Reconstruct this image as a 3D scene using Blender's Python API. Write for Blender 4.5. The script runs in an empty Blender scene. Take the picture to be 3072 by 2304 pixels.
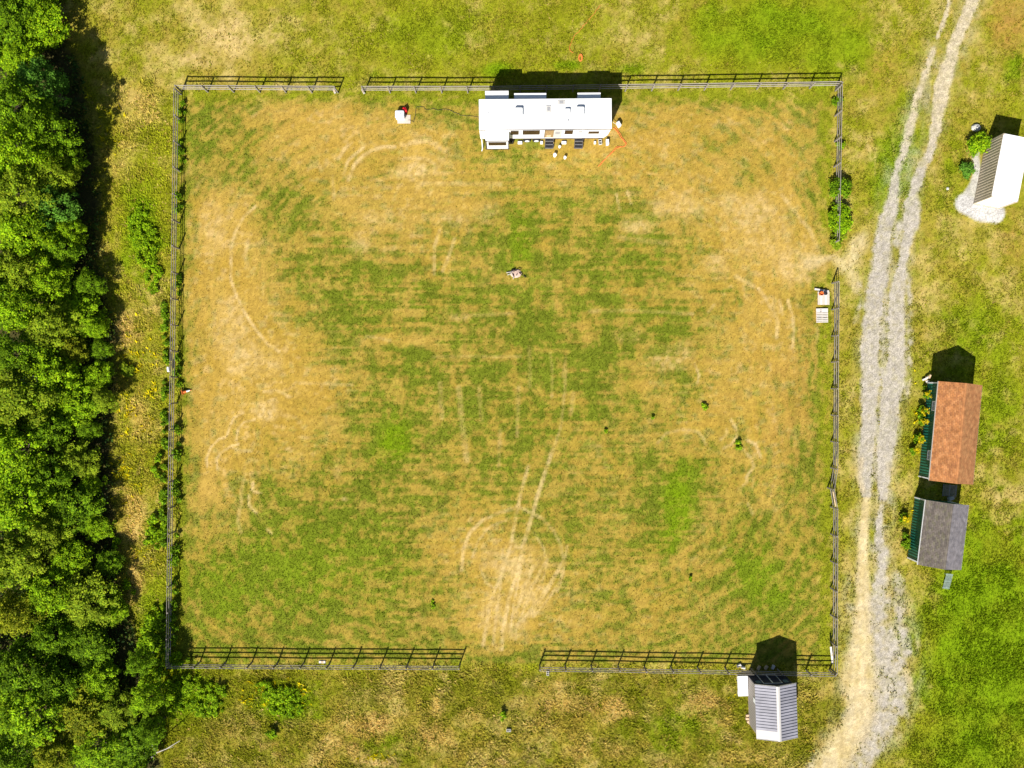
import bpy, math, random
import numpy as np
from mathutils import Vector, Matrix

# ------------------------------------------------------------------ camera, world, sun, exposure
SC = bpy.context.scene
COL = SC.collection
HCAM = 66.0            # drone height in metres
PPM = 32.0             # photograph pixels per metre on the ground
cam_d = bpy.data.cameras.new('camera')
cam = bpy.data.objects.new('camera', cam_d)
COL.objects.link(cam)
cam.location = (0, 0, HCAM)
cam.rotation_euler = (0, 0, 0)
cam_d.sensor_width = 36.0
cam_d.lens = 18.0 * HCAM / 48.0
cam_d.clip_end = 2000
SC.camera = cam

SUN_EL, SUN_AZ = math.radians(41), math.radians(201)     # azimuth clockwise from north
world = bpy.data.worlds.new('World')
SC.world = world
world.use_nodes = True
wn = world.node_tree.nodes
wl = world.node_tree.links
wn.clear()
sky = wn.new('ShaderNodeTexSky')
sky.sky_type = 'NISHITA'
sky.sun_disc = False
sky.sun_elevation = SUN_EL
sky.sun_rotation = SUN_AZ
bg = wn.new('ShaderNodeBackground')
bg.inputs['Strength'].default_value = 0.05
wo = wn.new('ShaderNodeOutputWorld')
wl.new(sky.outputs[0], bg.inputs[0])
wl.new(bg.outputs[0], wo.inputs[0])

sun_d = bpy.data.lights.new('sun', 'SUN')
sun_d.energy = 5.0
sun_d.angle = math.radians(0.5)
sun_d.color = (1.0, 0.955, 0.88)
sun = bpy.data.objects.new('sun', sun_d)
COL.objects.link(sun)
sdir = Vector((math.sin(SUN_AZ) * math.cos(SUN_EL), math.cos(SUN_AZ) * math.cos(SUN_EL), math.sin(SUN_EL)))
sun.rotation_euler = (-sdir).to_track_quat('-Z', 'Y').to_euler()
sun.location = (-20, -60, 60)

SC.view_settings.view_transform = 'Standard'
SC.view_settings.look = 'None'
SC.view_settings.gamma = 1.0
SC.view_settings.use_curve_mapping = False
SC.view_settings.exposure = 0.8
SC.cycles.max_bounces = 6
SC.cycles.diffuse_bounces = 3
SC.cycles.transparent_max_bounces = 4

rng = np.random.default_rng(7)
random.seed(7)

# ------------------------------------------------------------------ helpers
def G(px, py, z=0.0):
    """photograph pixel of a point at height z -> world position"""
    k = (HCAM - z) / HCAM / PPM
    return Vector(((px - 1536) * k, (1152 - py) * k, z))

def srgb(r, g, b):
    def f(c):
        c /= 255.0
        return c / 12.92 if c <= 0.04045 else ((c + 0.055) / 1.055) ** 2.4
    return (f(r), f(g), f(b))

def tag(o, label=None, cat=None, group=None, kind=None):
    if label: o['label'] = label
    if cat: o['category'] = cat
    if group: o['group'] = group
    if kind: o['kind'] = kind
    return o

def empty(name, loc, rz=0.0):
    o = bpy.data.objects.new(name, None)
    COL.objects.link(o)
    o.empty_display_size = 0.3
    o.location = loc
    o.rotation_euler = (0, 0, rz)
    return o

def link(name, me, parent=None, loc=(0, 0, 0), rot=(0, 0, 0), scale=(1, 1, 1)):
    o = bpy.data.objects.new(name, me)
    COL.objects.link(o)
    if parent is not None: o.parent = parent
    o.location = loc; o.rotation_euler = rot; o.scale = scale
    return o

def np_mesh(name, V, F, mat=None, cols=None, smooth=False, extra=None):
    """V (n,3), F (m,k) arrays -> mesh, optional per-vertex colours and float attributes"""
    V = np.asarray(V, dtype=np.float32); F = np.asarray(F, dtype=np.int32)
    me = bpy.data.meshes.new(name)
    m, k = F.shape
    me.vertices.add(len(V)); me.vertices.foreach_set('co', V.ravel())
    me.loops.add(m * k); me.loops.foreach_set('vertex_index', F.ravel())
    me.polygons.add(m)
    me.polygons.foreach_set('loop_start', np.arange(0, m * k, k, dtype=np.int32))
    me.polygons.foreach_set('loop_total', np.full(m, k, dtype=np.int32))
    if smooth: me.polygons.foreach_set('use_smooth', np.ones(m, dtype=bool))
    me.update(calc_edges=True)
    if cols is not None:
        a = me.attributes.new('Col', 'FLOAT_COLOR', 'POINT')
        c = np.ones((len(V), 4), dtype=np.float32); c[:, :3] = cols
        a.data.foreach_set('color', c.ravel())
    for nm, arr in (extra or {}).items():
        a = me.attributes.new(nm, 'FLOAT', 'POINT')
        a.data.foreach_set('value', np.asarray(arr, dtype=np.float32))
    if mat: me.materials.append(mat)
    return me

class Geo:
    """collects boxes, tubes, cones and loose polygons into one mesh"""
    def __init__(s): s.v = []; s.f = []
    def poly(s, pts):
        n = len(s.v); s.v += [tuple(p) for p in pts]; s.f.append(list(range(n, n + len(pts)))); return s
    def box(s, c, d, rz=0.0, rx=0.0, ry=0.0, bevel=0.0):
        M = Matrix.Rotation(rz, 3, 'Z') @ Matrix.Rotation(ry, 3, 'Y') @ Matrix.Rotation(rx, 3, 'X')
        c = Vector(c); n = len(s.v); hx, hy, hz = d[0] / 2, d[1] / 2, d[2] / 2
        if bevel <= 0:
            for sz in (-1, 1):
                for sx, sy in ((-1, -1), (1, -1), (1, 1), (-1, 1)):
                    s.v.append(tuple(c + M @ Vector((sx * hx, sy * hy, sz * hz))))
            q = [(0, 3, 2, 1), (4, 5, 6, 7), (0, 1, 5, 4), (1, 2, 6, 5), (2, 3, 7, 6), (3, 0, 4, 7)]
            s.f += [[n + i for i in t] for t in q]
        else:
            b = min(bevel, hx * .9, hy * .9, hz * .9)
            def ring(ix, iy, z):
                o = []
                for sx, sy in ((-1, -1), (1, -1), (1, 1), (-1, 1)):
                    cx, cy = sx * (hx - b), sy * (hy - b)
                    a0 = math.atan2(sy, sx)
                    for da in (-math.pi / 4, 0, math.pi / 4):
                        o.append((cx + ix * math.cos(a0 + da), cy + iy * math.sin(a0 + da), z))
                return o
            rings = [ring(b, b, -hz), ring(b, b, hz - b), ring(b * .7, b * .7, hz - b * .3), ring(0.001, 0.001, hz)]
            for r in rings: s.v += [tuple(c + M @ Vector(p)) for p in r]
            for k in range(3):
                for i in range(12):
                    j = (i + 1) % 12
                    s.f.append([n + k * 12 + i, n + k * 12 + j, n + (k + 1) * 12 + j, n + (k + 1) * 12 + i])
            s.f.append([n + 36 + i for i in range(12)])
            s.f.append([n + i for i in reversed(range(12))])
        return s
    def cone(s, p0, p1, r0, r1, k=10, caps=True):
        p0 = Vector(p0); p1 = Vector(p1); d = (p1 - p0).normalized()
        u = d.orthogonal().normalized(); w = d.cross(u); n = len(s.v)
        for p, r in ((p0, r0), (p1, r1)):
            for i in range(k):
                a = 2 * math.pi * i / k
                s.v.append(tuple(p + (u * math.cos(a) + w * math.sin(a)) * r))
        for i in range(k):
            j = (i + 1) % k
            s.f.append([n + i, n + j, n + k + j, n + k + i])
        if caps:
            s.f.append([n + i for i in reversed(range(k))]); s.f.append([n + k + i for i in range(k)])
        return s
    def tube(s, pts, r, k=6):
        pts = [Vector(p) for p in pts]
        if not isinstance(r, (list, tuple)): r = [r] * len(pts)
        n = len(s.v); prev = None
        for i, p in enumerate(pts):
            d = (pts[min(i + 1, len(pts) - 1)] - pts[max(i - 1, 0)]).normalized()
            u = d.orthogonal().normalized() if prev is None else (prev - d * prev.dot(d)).normalized()
            prev = u; w = d.cross(u)
            for q in range(k):
                a = 2 * math.pi * q / k
                s.v.append(tuple(p + (u * math.cos(a) + w * math.sin(a)) * r[i]))
        for i in range(len(pts) - 1):
            for q in range(k):
                z = (q + 1) % k
                s.f.append([n + i * k + q, n + i * k + z, n + (i + 1) * k + z, n + (i + 1) * k + q])
        s.f.append([n + q for q in reversed(range(k))])
        s.f.append([n + (len(pts) - 1) * k + q for q in range(k)])
        return s
    def lathe(s, prof, c=(0, 0, 0), k=14):
        n = len(s.v)
        for r, z in prof:
            for i in range(k):
                a = 2 * math.pi * i / k
                s.v.append((c[0] + r * math.cos(a), c[1] + r * math.sin(a), c[2] + z))
        for j in range(len(prof) - 1):
            for i in range(k):
                m = (i + 1) % k
                s.f.append([n + j * k + i, n + j * k + m, n + (j + 1) * k + m, n + (j + 1) * k + i])
        s.f.append([n + i for i in reversed(range(k))])
        s.f.append([n + (len(prof) - 1) * k + i for i in range(k)])
        return s
    def mesh(s, name, mat):
        me = bpy.data.meshes.new(name)
        me.from_pydata(s.v, [], s.f)
        me.update()
        if mat: me.materials.append(mat)
        return me
    def obj(s, name, mat, parent=None, loc=(0, 0, 0), rot=(0, 0, 0)):
        return link(name, s.mesh(name, mat), parent, loc, rot)

# ------------------------------------------------------------------ materials
def mat_plain(name, rgb, rough=0.7, var=0.12, scale=6.0, spec=0.3, metal=0.0, tint=None, bump=0.0, stretch=None, detail=4):
    m = bpy.data.materials.new(name); m.use_nodes = True
    nt = m.node_tree; b = nt.nodes['Principled BSDF']
    b.inputs['Roughness'].default_value = rough
    b.inputs['Metallic'].default_value = metal
    b.inputs['Specular IOR Level'].default_value = spec
    tc = nt.nodes.new('ShaderNodeTexCoord')
    mp = nt.nodes.new('ShaderNodeMapping')
    if stretch: mp.inputs['Scale'].default_value = stretch
    nt.links.new(tc.outputs['Object'], mp.inputs[0])
    nz = nt.nodes.new('ShaderNodeTexNoise'); nz.inputs['Scale'].default_value = scale; nz.inputs['Detail'].default_value = detail
    nt.links.new(mp.outputs[0], nz.inputs['Vector'])
    rp = nt.nodes.new('ShaderNodeValToRGB')
    t = tint or rgb
    rp.color_ramp.elements[0].position = 0.3
    rp.color_ramp.elements[1].position = 0.72
    rp.color_ramp.elements[0].color = (*[max(0, c * (1 - var)) for c in t], 1)
    rp.color_ramp.elements[1].color = (*[min(1, c * (1 + var)) for c in rgb], 1)
    nt.links.new(nz.outputs['Fac'], rp.inputs[0])
    nt.links.new(rp.outputs[0], b.inputs['Base Color'])
    if bump > 0:
        bp = nt.nodes.new('ShaderNodeBump'); bp.inputs['Strength'].default_value = bump; bp.inputs['Distance'].default_value = 0.02
        nt.links.new(nz.outputs['Fac'], bp.inputs['Height']); nt.links.new(bp.outputs[0], b.inputs['Normal'])
    return m

def mat_attr(name, rough=0.8, spec=0.2, trans=0.0, noise=0.0, nscale=8.0):
    """colour from the Col attribute times fine noise; optional translucency for leaves"""
    m = bpy.data.materials.new(name); m.use_nodes = True
    nt = m.node_tree; b = nt.nodes['Principled BSDF']
    b.inputs['Roughness'].default_value = rough
    b.inputs['Specular IOR Level'].default_value = spec
    at = nt.nodes.new('ShaderNodeAttribute'); at.attribute_name = 'Col'
    src = at.outputs['Color']
    if noise > 0:
        tc = nt.nodes.new('ShaderNodeTexCoord')
        nz = nt.nodes.new('ShaderNodeTexNoise'); nz.inputs['Scale'].default_value = nscale; nz.inputs['Detail'].default_value = 5
        nt.links.new(tc.outputs['Object'], nz.inputs['Vector'])
        mr = nt.nodes.new('ShaderNodeMapRange')
        mr.inputs['From Min'].default_value = .3; mr.inputs['From Max'].default_value = .7
        mr.inputs['To Min'].default_value = 1 - noise; mr.inputs['To Max'].default_value = 1 + noise
        nt.links.new(nz.outputs['Fac'], mr.inputs['Value'])
        mx = nt.nodes.new('ShaderNodeVectorMath'); mx.operation = 'SCALE'
        nt.links.new(src, mx.inputs[0]); nt.links.new(mr.outputs[0], mx.inputs['Scale'])
        src = mx.outputs[0]
    nt.links.new(src, b.inputs['Base Color'])
    if trans > 0:
        tr = nt.nodes.new('ShaderNodeBsdfTranslucent'); nt.links.new(src, tr.inputs[0])
        mix = nt.nodes.new('ShaderNodeMixShader'); mix.inputs[0].default_value = trans
        nt.links.new(b.outputs[0], mix.inputs[1]); nt.links.new(tr.outputs[0], mix.inputs[2])
        nt.links.new(mix.outputs[0], nt.nodes['Material Output'].inputs[0])
    return m

def mat_ground():
    m = bpy.data.materials.new('ground_cover'); m.use_nodes = True
    nt = m.node_tree; b = nt.nodes['Principled BSDF']; N = nt.nodes.new; L = nt.links.new
    b.inputs['Roughness'].default_value = 0.95; b.inputs['Specular IOR Level'].default_value = 0.05
    at = N('ShaderNodeAttribute'); at.attribute_name = 'Col'
    gr = N('ShaderNodeAttribute'); gr.attribute_name = 'gravel'
    tc = N('ShaderNodeTexCoord')
    nz = N('ShaderNodeTexNoise'); nz.inputs['Scale'].default_value = 9.0; nz.inputs['Detail'].default_value = 6; nz.inputs['Roughness'].default_value = .7
    L(tc.outputs['Object'], nz.inputs['Vector'])
    mr = N('ShaderNodeMapRange'); mr.inputs['From Min'].default_value = .3; mr.inputs['From Max'].default_value = .7
    mr.inputs['To Min'].default_value = .70; mr.inputs['To Max'].default_value = 1.26
    L(nz.outputs['Fac'], mr.inputs['Value'])
    vo = N('ShaderNodeTexVoronoi'); vo.inputs['Scale'].default_value = 9.0
    L(tc.outputs['Object'], vo.inputs['Vector'])
    vr = N('ShaderNodeMapRange'); vr.inputs['From Min'].default_value = .1; vr.inputs['From Max'].default_value = .75
    vr.inputs['To Min'].default_value = 1.12; vr.inputs['To Max'].default_value = .72
    L(vo.outputs['Distance'], vr.inputs['Value'])
    mx = N('ShaderNodeMix'); mx.data_type = 'FLOAT'
    L(gr.outputs['Fac'], mx.inputs[0]); L(mr.outputs[0], mx.inputs[2])
    mm = N('ShaderNodeMath'); mm.operation = 'MULTIPLY'; L(vr.outputs[0], mm.inputs[0]); L(mr.outputs[0], mm.inputs[1])
    L(mm.outputs[0], mx.inputs[3])
    sc = N('ShaderNodeVectorMath'); sc.operation = 'SCALE'
    L(at.outputs['Color'], sc.inputs[0]); L(mx.outputs[0], sc.inputs['Scale'])
    L(sc.outputs[0], b.inputs['Base Color'])
    bp = N('ShaderNodeBump'); bp.inputs['Strength'].default_value = .5; bp.inputs['Distance'].default_value = .05
    L(nz.outputs['Fac'], bp.inputs['Height']); L(bp.outputs[0], b.inputs['Normal'])
    return m

M_GROUND = mat_ground()
M_GRASS = mat_attr('grass_blades', .85, .04, .35)
M_LEAF = mat_attr('leaves', .7, .06, .34)
M_BARK = mat_plain('bark', (.11, .085, .06), .9, .3, 5, bump=.4)
M_DEADWOOD = mat_plain('bleached_wood', (.42, .39, .34), .9, .2, 9)
M_FENCE = mat_plain('weathered_fence_wood', (.32, .285, .25), .85, .28, 3.0, stretch=(1, 12, 12), bump=.2)
M_POST = mat_plain('fence_post_wood', (.22, .195, .165), .9, .25, 5)
M_WHITE = mat_plain('white_gelcoat', (.80, .80, .79), .35, .04, 3)
M_ROOFWHITE = mat_plain('white_roof_membrane', (.80, .80, .79), .6, .05, 2)
M_TRIM = mat_plain('dark_trim', (.06, .05, .055), .5, .2, 8)
M_GLASS = mat_plain('tinted_window_glass', (.035, .018, .012), .25, .2, 3, spec=.2)
M_BLACK = mat_plain('black_plastic', (.025, .025, .027), .55, .3, 9)
M_TYRE = mat_plain('tyre_rubber', (.02, .02, .02), .85, .3, 9)
M_GREYPL = mat_plain('grey_plastic', (.30, .30, .31), .6, .1, 9)
M_LTGREY = mat_plain('light_grey_panel', (.50, .48, .45), .6, .1, 9)
M_TAN = mat_plain('tan_interior', (.30, .20, .09), .8, .3, 6)
M_RED = mat_plain('red_plastic', (.55, .012, .02), .4, .1, 9)
M_ORANGE = mat_plain('orange_plastic', (.62, .15, .03), .5, .12, 9)
M_CORD = mat_plain('orange_cord', (.75, .22, .05), .6, .1, 9)
M_CABLE = mat_plain('black_cable', (.05, .045, .035), .7, .1, 9)
M_PLY = mat_plain('weathered_plywood', (.52, .45, .38), .85, .14, 5, stretch=(1, 6, 1))
M_PALLET = mat_plain('pale_pallet_wood', (.60, .56, .52), .85, .14, 7, stretch=(1, 6, 6))
M_LUMBER = mat_plain('cut_lumber', (.55, .40, .25), .85, .2, 7)
M_CONC = mat_plain('concrete_block', (.50, .49, .45), .9, .15, 14, bump=.2)
M_GREENMET = mat_plain('green_metal_siding', (.012, .115, .075), .45, .12, 2, spec=.4)
M_BEIGE = mat_plain('beige_container_steel', (.46, .39, .29), .55, .1, 2)
M_WTRIM = mat_plain('white_painted_trim', (.74, .76, .78), .5, .06, 6)
M_GREYMETAL = mat_plain('galvalume_roof_sheet', (.27, .265, .30), .55, .2, .9, spec=.2)
M_CREAM = mat_plain('cream_roof_sheet', (.50, .475, .45), .6, .04, 2)
M_SIDING = mat_plain('grey_wood_siding', (.33, .29, .26), .8, .18, 4, stretch=(1, 1, 6))
M_NAVY = mat_plain('gable_shade_and_pot_blue', (.03, .035, .06), .7, .2, 4)  # dark tone stands in for shade on the shed's north end; also pot colour
M_SKYGLASS = mat_plain('pale_window_glass', (.10, .16, .20), .08, .15, 3, spec=.6)
M_SHINGLE = mat_attr('asphalt_shingles', .9, .1, 0, .26, 2.6)
M_ASH = mat_plain('pink_ash', (.50, .36, .29), .95, .25, 9, bump=.4)
M_CHAR = mat_plain('charred_wood', (.03, .022, .02), .9, .3, 9)
M_GREYROCK = mat_plain('grey_stone', (.46, .45, .41), .9, .2, 5, bump=.4)
M_GALV = mat_plain('galvanised_grate', (.26, .33, .29), .5, .2, 6, metal=.2)

# ------------------------------------------------------------------ ground cover maps (photo pixels of the ground plane)
GREEN = """
55 5 5 5 3 3 2 4 5 6 6 7 7 6 6 7 7 6 5 5 6 7 8 8 8 7 6 6 4 5 3
55 4 5 5 2 1 1 3 6 6 6 7 7 6 6 7 6 5 4 4 6 8 8 8 8 7 5 5 4 5 3
55 4 5 4 3 4 3 5 6 6 6 7 6 6 8 6 6 7 6 5 7 7 7 6 6 5 5 5 5 5 6
54 4 4 4 5 6 4 2 2 1 2 3 4 5 4 5 4 3 3 3 3 3 3 4 4 4 4 5 5 5 6
54 4 4 5 5 6 5 3 2 1 1 1 1 3 4 4 2 1 1 1 2 3 2 2 4 5 4 6 5 5 6
54 4 3 6 4 4 4 4 3 2 3 2 2 3 3 4 3 3 2 2 2 2 3 2 4 4 5 6 4 5 6
54 4 4 8 6 1 2 5 5 3 2 2 2 2 4 6 5 5 4 3 2 2 1 1 4 4 5 5 3 5 5
54 4 4 6 5 1 1 4 4 4 3 3 3 3 5 6 5 5 5 5 4 2 1 1 3 3 4 4 4 4 4
54 4 4 4 4 1 1 4 5 6 6 5 4 4 4 5 5 5 5 4 4 2 1 0 3 3 5 4 5 4 4
54 4 4 3 4 1 0 2 4 6 5 4 5 5 5 5 5 6 4 5 4 3 2 1 4 3 5 5 4 6 5
54 4 3 4 5 1 0 1 3 5 4 5 5 5 5 6 6 5 5 6 5 3 2 1 4 4 5 5 5 6 6
54 4 3 5 5 1 0 0 1 3 5 6 5 6 6 6 6 6 4 3 4 3 2 1 4 4 5 5 6 6 6
54 4 4 5 5 1 0 0 1 2 5 5 5 6 6 5 6 5 5 4 3 2 1 2 5 5 5 5 5 6 6
54 4 4 5 5 1 1 2 2 3 7 8 5 5 5 5 5 4 4 4 3 3 2 2 5 5 5 5 5 6 6
54 4 4 5 5 1 2 3 3 4 6 5 4 5 5 5 4 3 4 6 5 4 3 3 5 5 5 5 5 6 5
54 4 4 4 5 2 4 5 5 6 6 6 5 4 4 4 5 4 4 7 6 4 4 3 5 5 5 5 5 4 4
54 4 3 4 6 3 5 6 7 7 6 6 3 2 2 4 5 4 4 7 4 4 5 4 5 4 5 5 5 6 6
54 4 3 4 5 5 6 7 6 6 6 6 4 2 1 2 4 4 5 4 3 5 7 5 5 4 5 5 6 8 9
54 4 4 4 6 6 7 7 6 5 4 5 5 3 2 1 3 4 4 3 4 5 6 6 5 4 4 4 7 8 9
54 4 5 5 7 5 6 5 6 6 5 5 4 2 1 2 3 3 4 4 4 4 5 6 5 4 4 5 7 8 9
54 4 5 7 7 6 5 5 5 5 5 5 5 5 4 4 4 4 4 4 4 5 5 5 5 4 4 5 8 9 9
54 4 5 7 8 7 7 7 7 6 6 5 5 6 6 6 5 6 5 6 6 6 5 5 5 4 4 6 8 9 8
54 4 5 4 7 6 5 6 5 2 2 3 4 4 5 4 3 3 5 6 4 4 6 6 6 5 4 6 8 8 7
54 4 5 5 6 5 6 5 5 3 5 6 4 4 4 5 4 4 5 6 4 4 5 4 5 4 5 6 8 8 7
"""
gm = []
for ln in GREEN.strip().splitlines():
    gm.append([int(ch) for ch in ln.replace(' ', '')])
gm = np.array([(r + r[-1:] * 40)[:32] for r in gm], dtype=np.float64) / 9.0

_lat = {}
def vnoise(x, y, s, seed):
    if seed not in _lat:
        _lat[seed] = np.random.default_rng(1000 + seed).random((256, 256))
    T = _lat[seed]
    x = np.asarray(x) / s + 517.3; y = np.asarray(y) / s + 391.7
    xi = np.floor(x).astype(np.int64); yi = np.floor(y).astype(np.int64)
    fx = x - xi; fy = y - yi
    fx = fx * fx * (3 - 2 * fx); fy = fy * fy * (3 - 2 * fy)
    a = T[yi & 255, xi & 255]; b = T[yi & 255, (xi + 1) & 255]
    c = T[(yi + 1) & 255, xi & 255]; d = T[(yi + 1) & 255, (xi + 1) & 255]
    return (a * (1 - fx) + b * fx) * (1 - fy) + (c * (1 - fx) + d * fx) * fy
def fbm(x, y, s, seed, o=3):
    t = 0; w = 1; tot = 0
    for i in range(o):
        t = t + w * vnoise(x, y, s / 2 ** i, seed + 31 * i); tot += w; w *= .55
    return t / tot
def sstep(a, b, x):
    t = np.clip((x - a) / (b - a), 0, 1); return t * t * (3 - 2 * t)

STEP = 0.155
GX = np.arange(-54, 54.001, STEP); GY = np.arange(-42, 42.001, STEP)
NX, NY = len(GX), len(GY)
XX, YY = np.meshgrid(GX, GY)
PX = 1536 + XX * PPM; PY = 1152 - YY * PPM

def blob(x, y, rx, ry, rot=0.0, soft=.6, wob=.35, seed=3):
    """soft irregular ellipse in photo pixels"""
    dx, dy = PX - x, PY - y
    c, s = math.cos(rot), math.sin(rot)
    u, v = (dx * c + dy * s) / rx, (-dx * s + dy * c) / ry
    d = np.sqrt(u * u + v * v) + wob * (fbm(PX, PY, 55, seed) - .5) * 2
    return 1 - sstep(1 - soft, 1 + soft * .4, d)

def track(pts, w, soft=.6):
    """distance mask to a polyline in photo pixels, w = half width (or list)"""
    best = np.zeros_like(PX)
    pts = np.array(pts, float)
    ws = np.array(w if hasattr(w, '__len__') else [w] * len(pts), float)
    for i in range(len(pts) - 1):
        (ax, ay), (bx, by) = pts[i], pts[i + 1]
        m = max(ws[i], ws[i + 1]) * 2.2 + 6
        j0 = np.searchsorted(GX, (min(ax, bx) - m - 1536) / PPM); j1 = np.searchsorted(GX, (max(ax, bx) + m - 1536) / PPM)
        i0 = np.searchsorted(GY, (1152 - max(ay, by) - m) / PPM); i1 = np.searchsorted(GY, (1152 - min(ay, by) + m) / PPM)
        if j1 <= j0 or i1 <= i0: continue
        px, py = PX[i0:i1, j0:j1], PY[i0:i1, j0:j1]
        L2 = (bx - ax) ** 2 + (by - ay) ** 2 + 1e-9
        t = np.clip(((px - ax) * (bx - ax) + (py - ay) * (by - ay)) / L2, 0, 1)
        d = np.hypot(px - ax - t * (bx - ax), py - ay - t * (by - ay)) / (ws[i] + t * (ws[i + 1] - ws[i]))
        val = 1 - sstep(1 - soft, 1 + soft, d)
        best[i0:i1, j0:j1] = np.maximum(best[i0:i1, j0:j1], val)
    return best

# upsample the cover map with warped coordinates
wx = PX + 60 * (fbm(PX, PY, 90, 11) - .5) + 24 * (vnoise(PX, PY, 30, 12) - .5)
wy = PY + 60 * (fbm(PX, PY, 90, 13) - .5) + 24 * (vnoise(PX, PY, 30, 14) - .5)
cx = np.clip(wx / 96 - .5, 0, 30.999); cy = np.clip(wy / 96 - .5, 0, 22.999)
ix = cx.astype(int); iy = cy.astype(int); fx = cx - ix; fy = cy - iy
gmap = (gm[iy, ix] * (1 - fx) + gm[iy, ix + 1] * fx) * (1 - fy) + (gm[iy + 1, ix] * (1 - fx) + gm[iy + 1, ix + 1] * fx) * fy

strip0 = (1 - sstep(500, 525, PX)) * sstep(230, 330, PY)
inside = sstep(522, 534, PX) * (1 - sstep(2488, 2500, PX)) * sstep(268, 280, PY) * (1 - sstep(1984, 1994, PY))
edge_in = inside * (1 - sstep(534, 572, PX + 22 * (fbm(PX, PY, 30, 15) - .5)))            # weedy strip inside the left fence
edge_in = np.maximum(edge_in, inside * sstep(2440, 2475, PX + 22 * (fbm(PX, PY, 40, 16) - .5)))
edge_in = np.maximum(edge_in, inside * (1 - sstep(282, 330, PY + 24 * (fbm(PX, PY, 40, 17) - .5))))
gate_open = np.maximum(blob(2460, 770, 90, 70), 0)
edge_in = edge_in * (1 - gate_open)
gmap = gmap + strip0 * .16 + edge_in * .28 + inside * (.03 + .10 * sstep(.1, .5, gmap))

# speckle: isotropic clumps + mowing streaks inside the paddock
hst = vnoise(PX, PY * 5.0, 120, 21); vst = vnoise(PX * 4.0, PY, 110, 22)
gridm = inside * blob(1550, 950, 700, 480, soft=.8)
n_big = fbm(PX, PY, 70, 23); n_mid = fbm(PX, PY, 24, 24); n_fine = fbm(PX, PY, 9, 25, 2)
val = gmap + .42 * (n_big - .5) + .62 * (n_mid - .5) + .42 * (n_fine - .5) + gridm * (.30 * (hst - .5) + .30 * (vst - .5))
n_spk = vnoise(PX, PY, 17, 26) * .55 + vnoise(PX, PY, 9, 27) * .45
mow_d = (np.abs((PX - 1506) / 985) ** 3.2 + np.abs((PY - 1130) / 860) ** 3.2) ** (1 / 3.2)
mow_a = np.arctan2(PY - 1130, PX - 1506)
mow = vnoise(mow_d * 860, mow_a * 160, 8.5, 28) - .5
hline = vnoise(PX * .10, PY, 8, 29) - .5
lines = np.where(mow_d > .72, mow, hline) * (.7 + 1.0 * fbm(PX, PY, 140, 30))
soft_in = sstep(.0, 1.0, gmap + .34 * (n_big - .5) + .30 * (n_mid - .5) + .30 * lines + gridm * (.34 * (hst - .5) + .38 * (vst - .5)))
spk_in = sstep(.42, .74, gmap * .62 + .20 + 1.25 * (n_spk - .5) + .26 * (n_mid - .5) + .22 * (n_big - .5) + .34 * lines + gridm * (.30 * (hst - .5) + .36 * (vst - .5)))
cover_in = np.clip(.52 * soft_in + .54 * spk_in * (.40 + .60 * soft_in), 0, 1)
cover_out = sstep(.08, .88, gmap + .5 * (n_big - .5) + .50 * (n_mid - .5) + .5 * (n_spk - .5))
cover = cover_in * inside + cover_out * (1 - inside)

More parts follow.
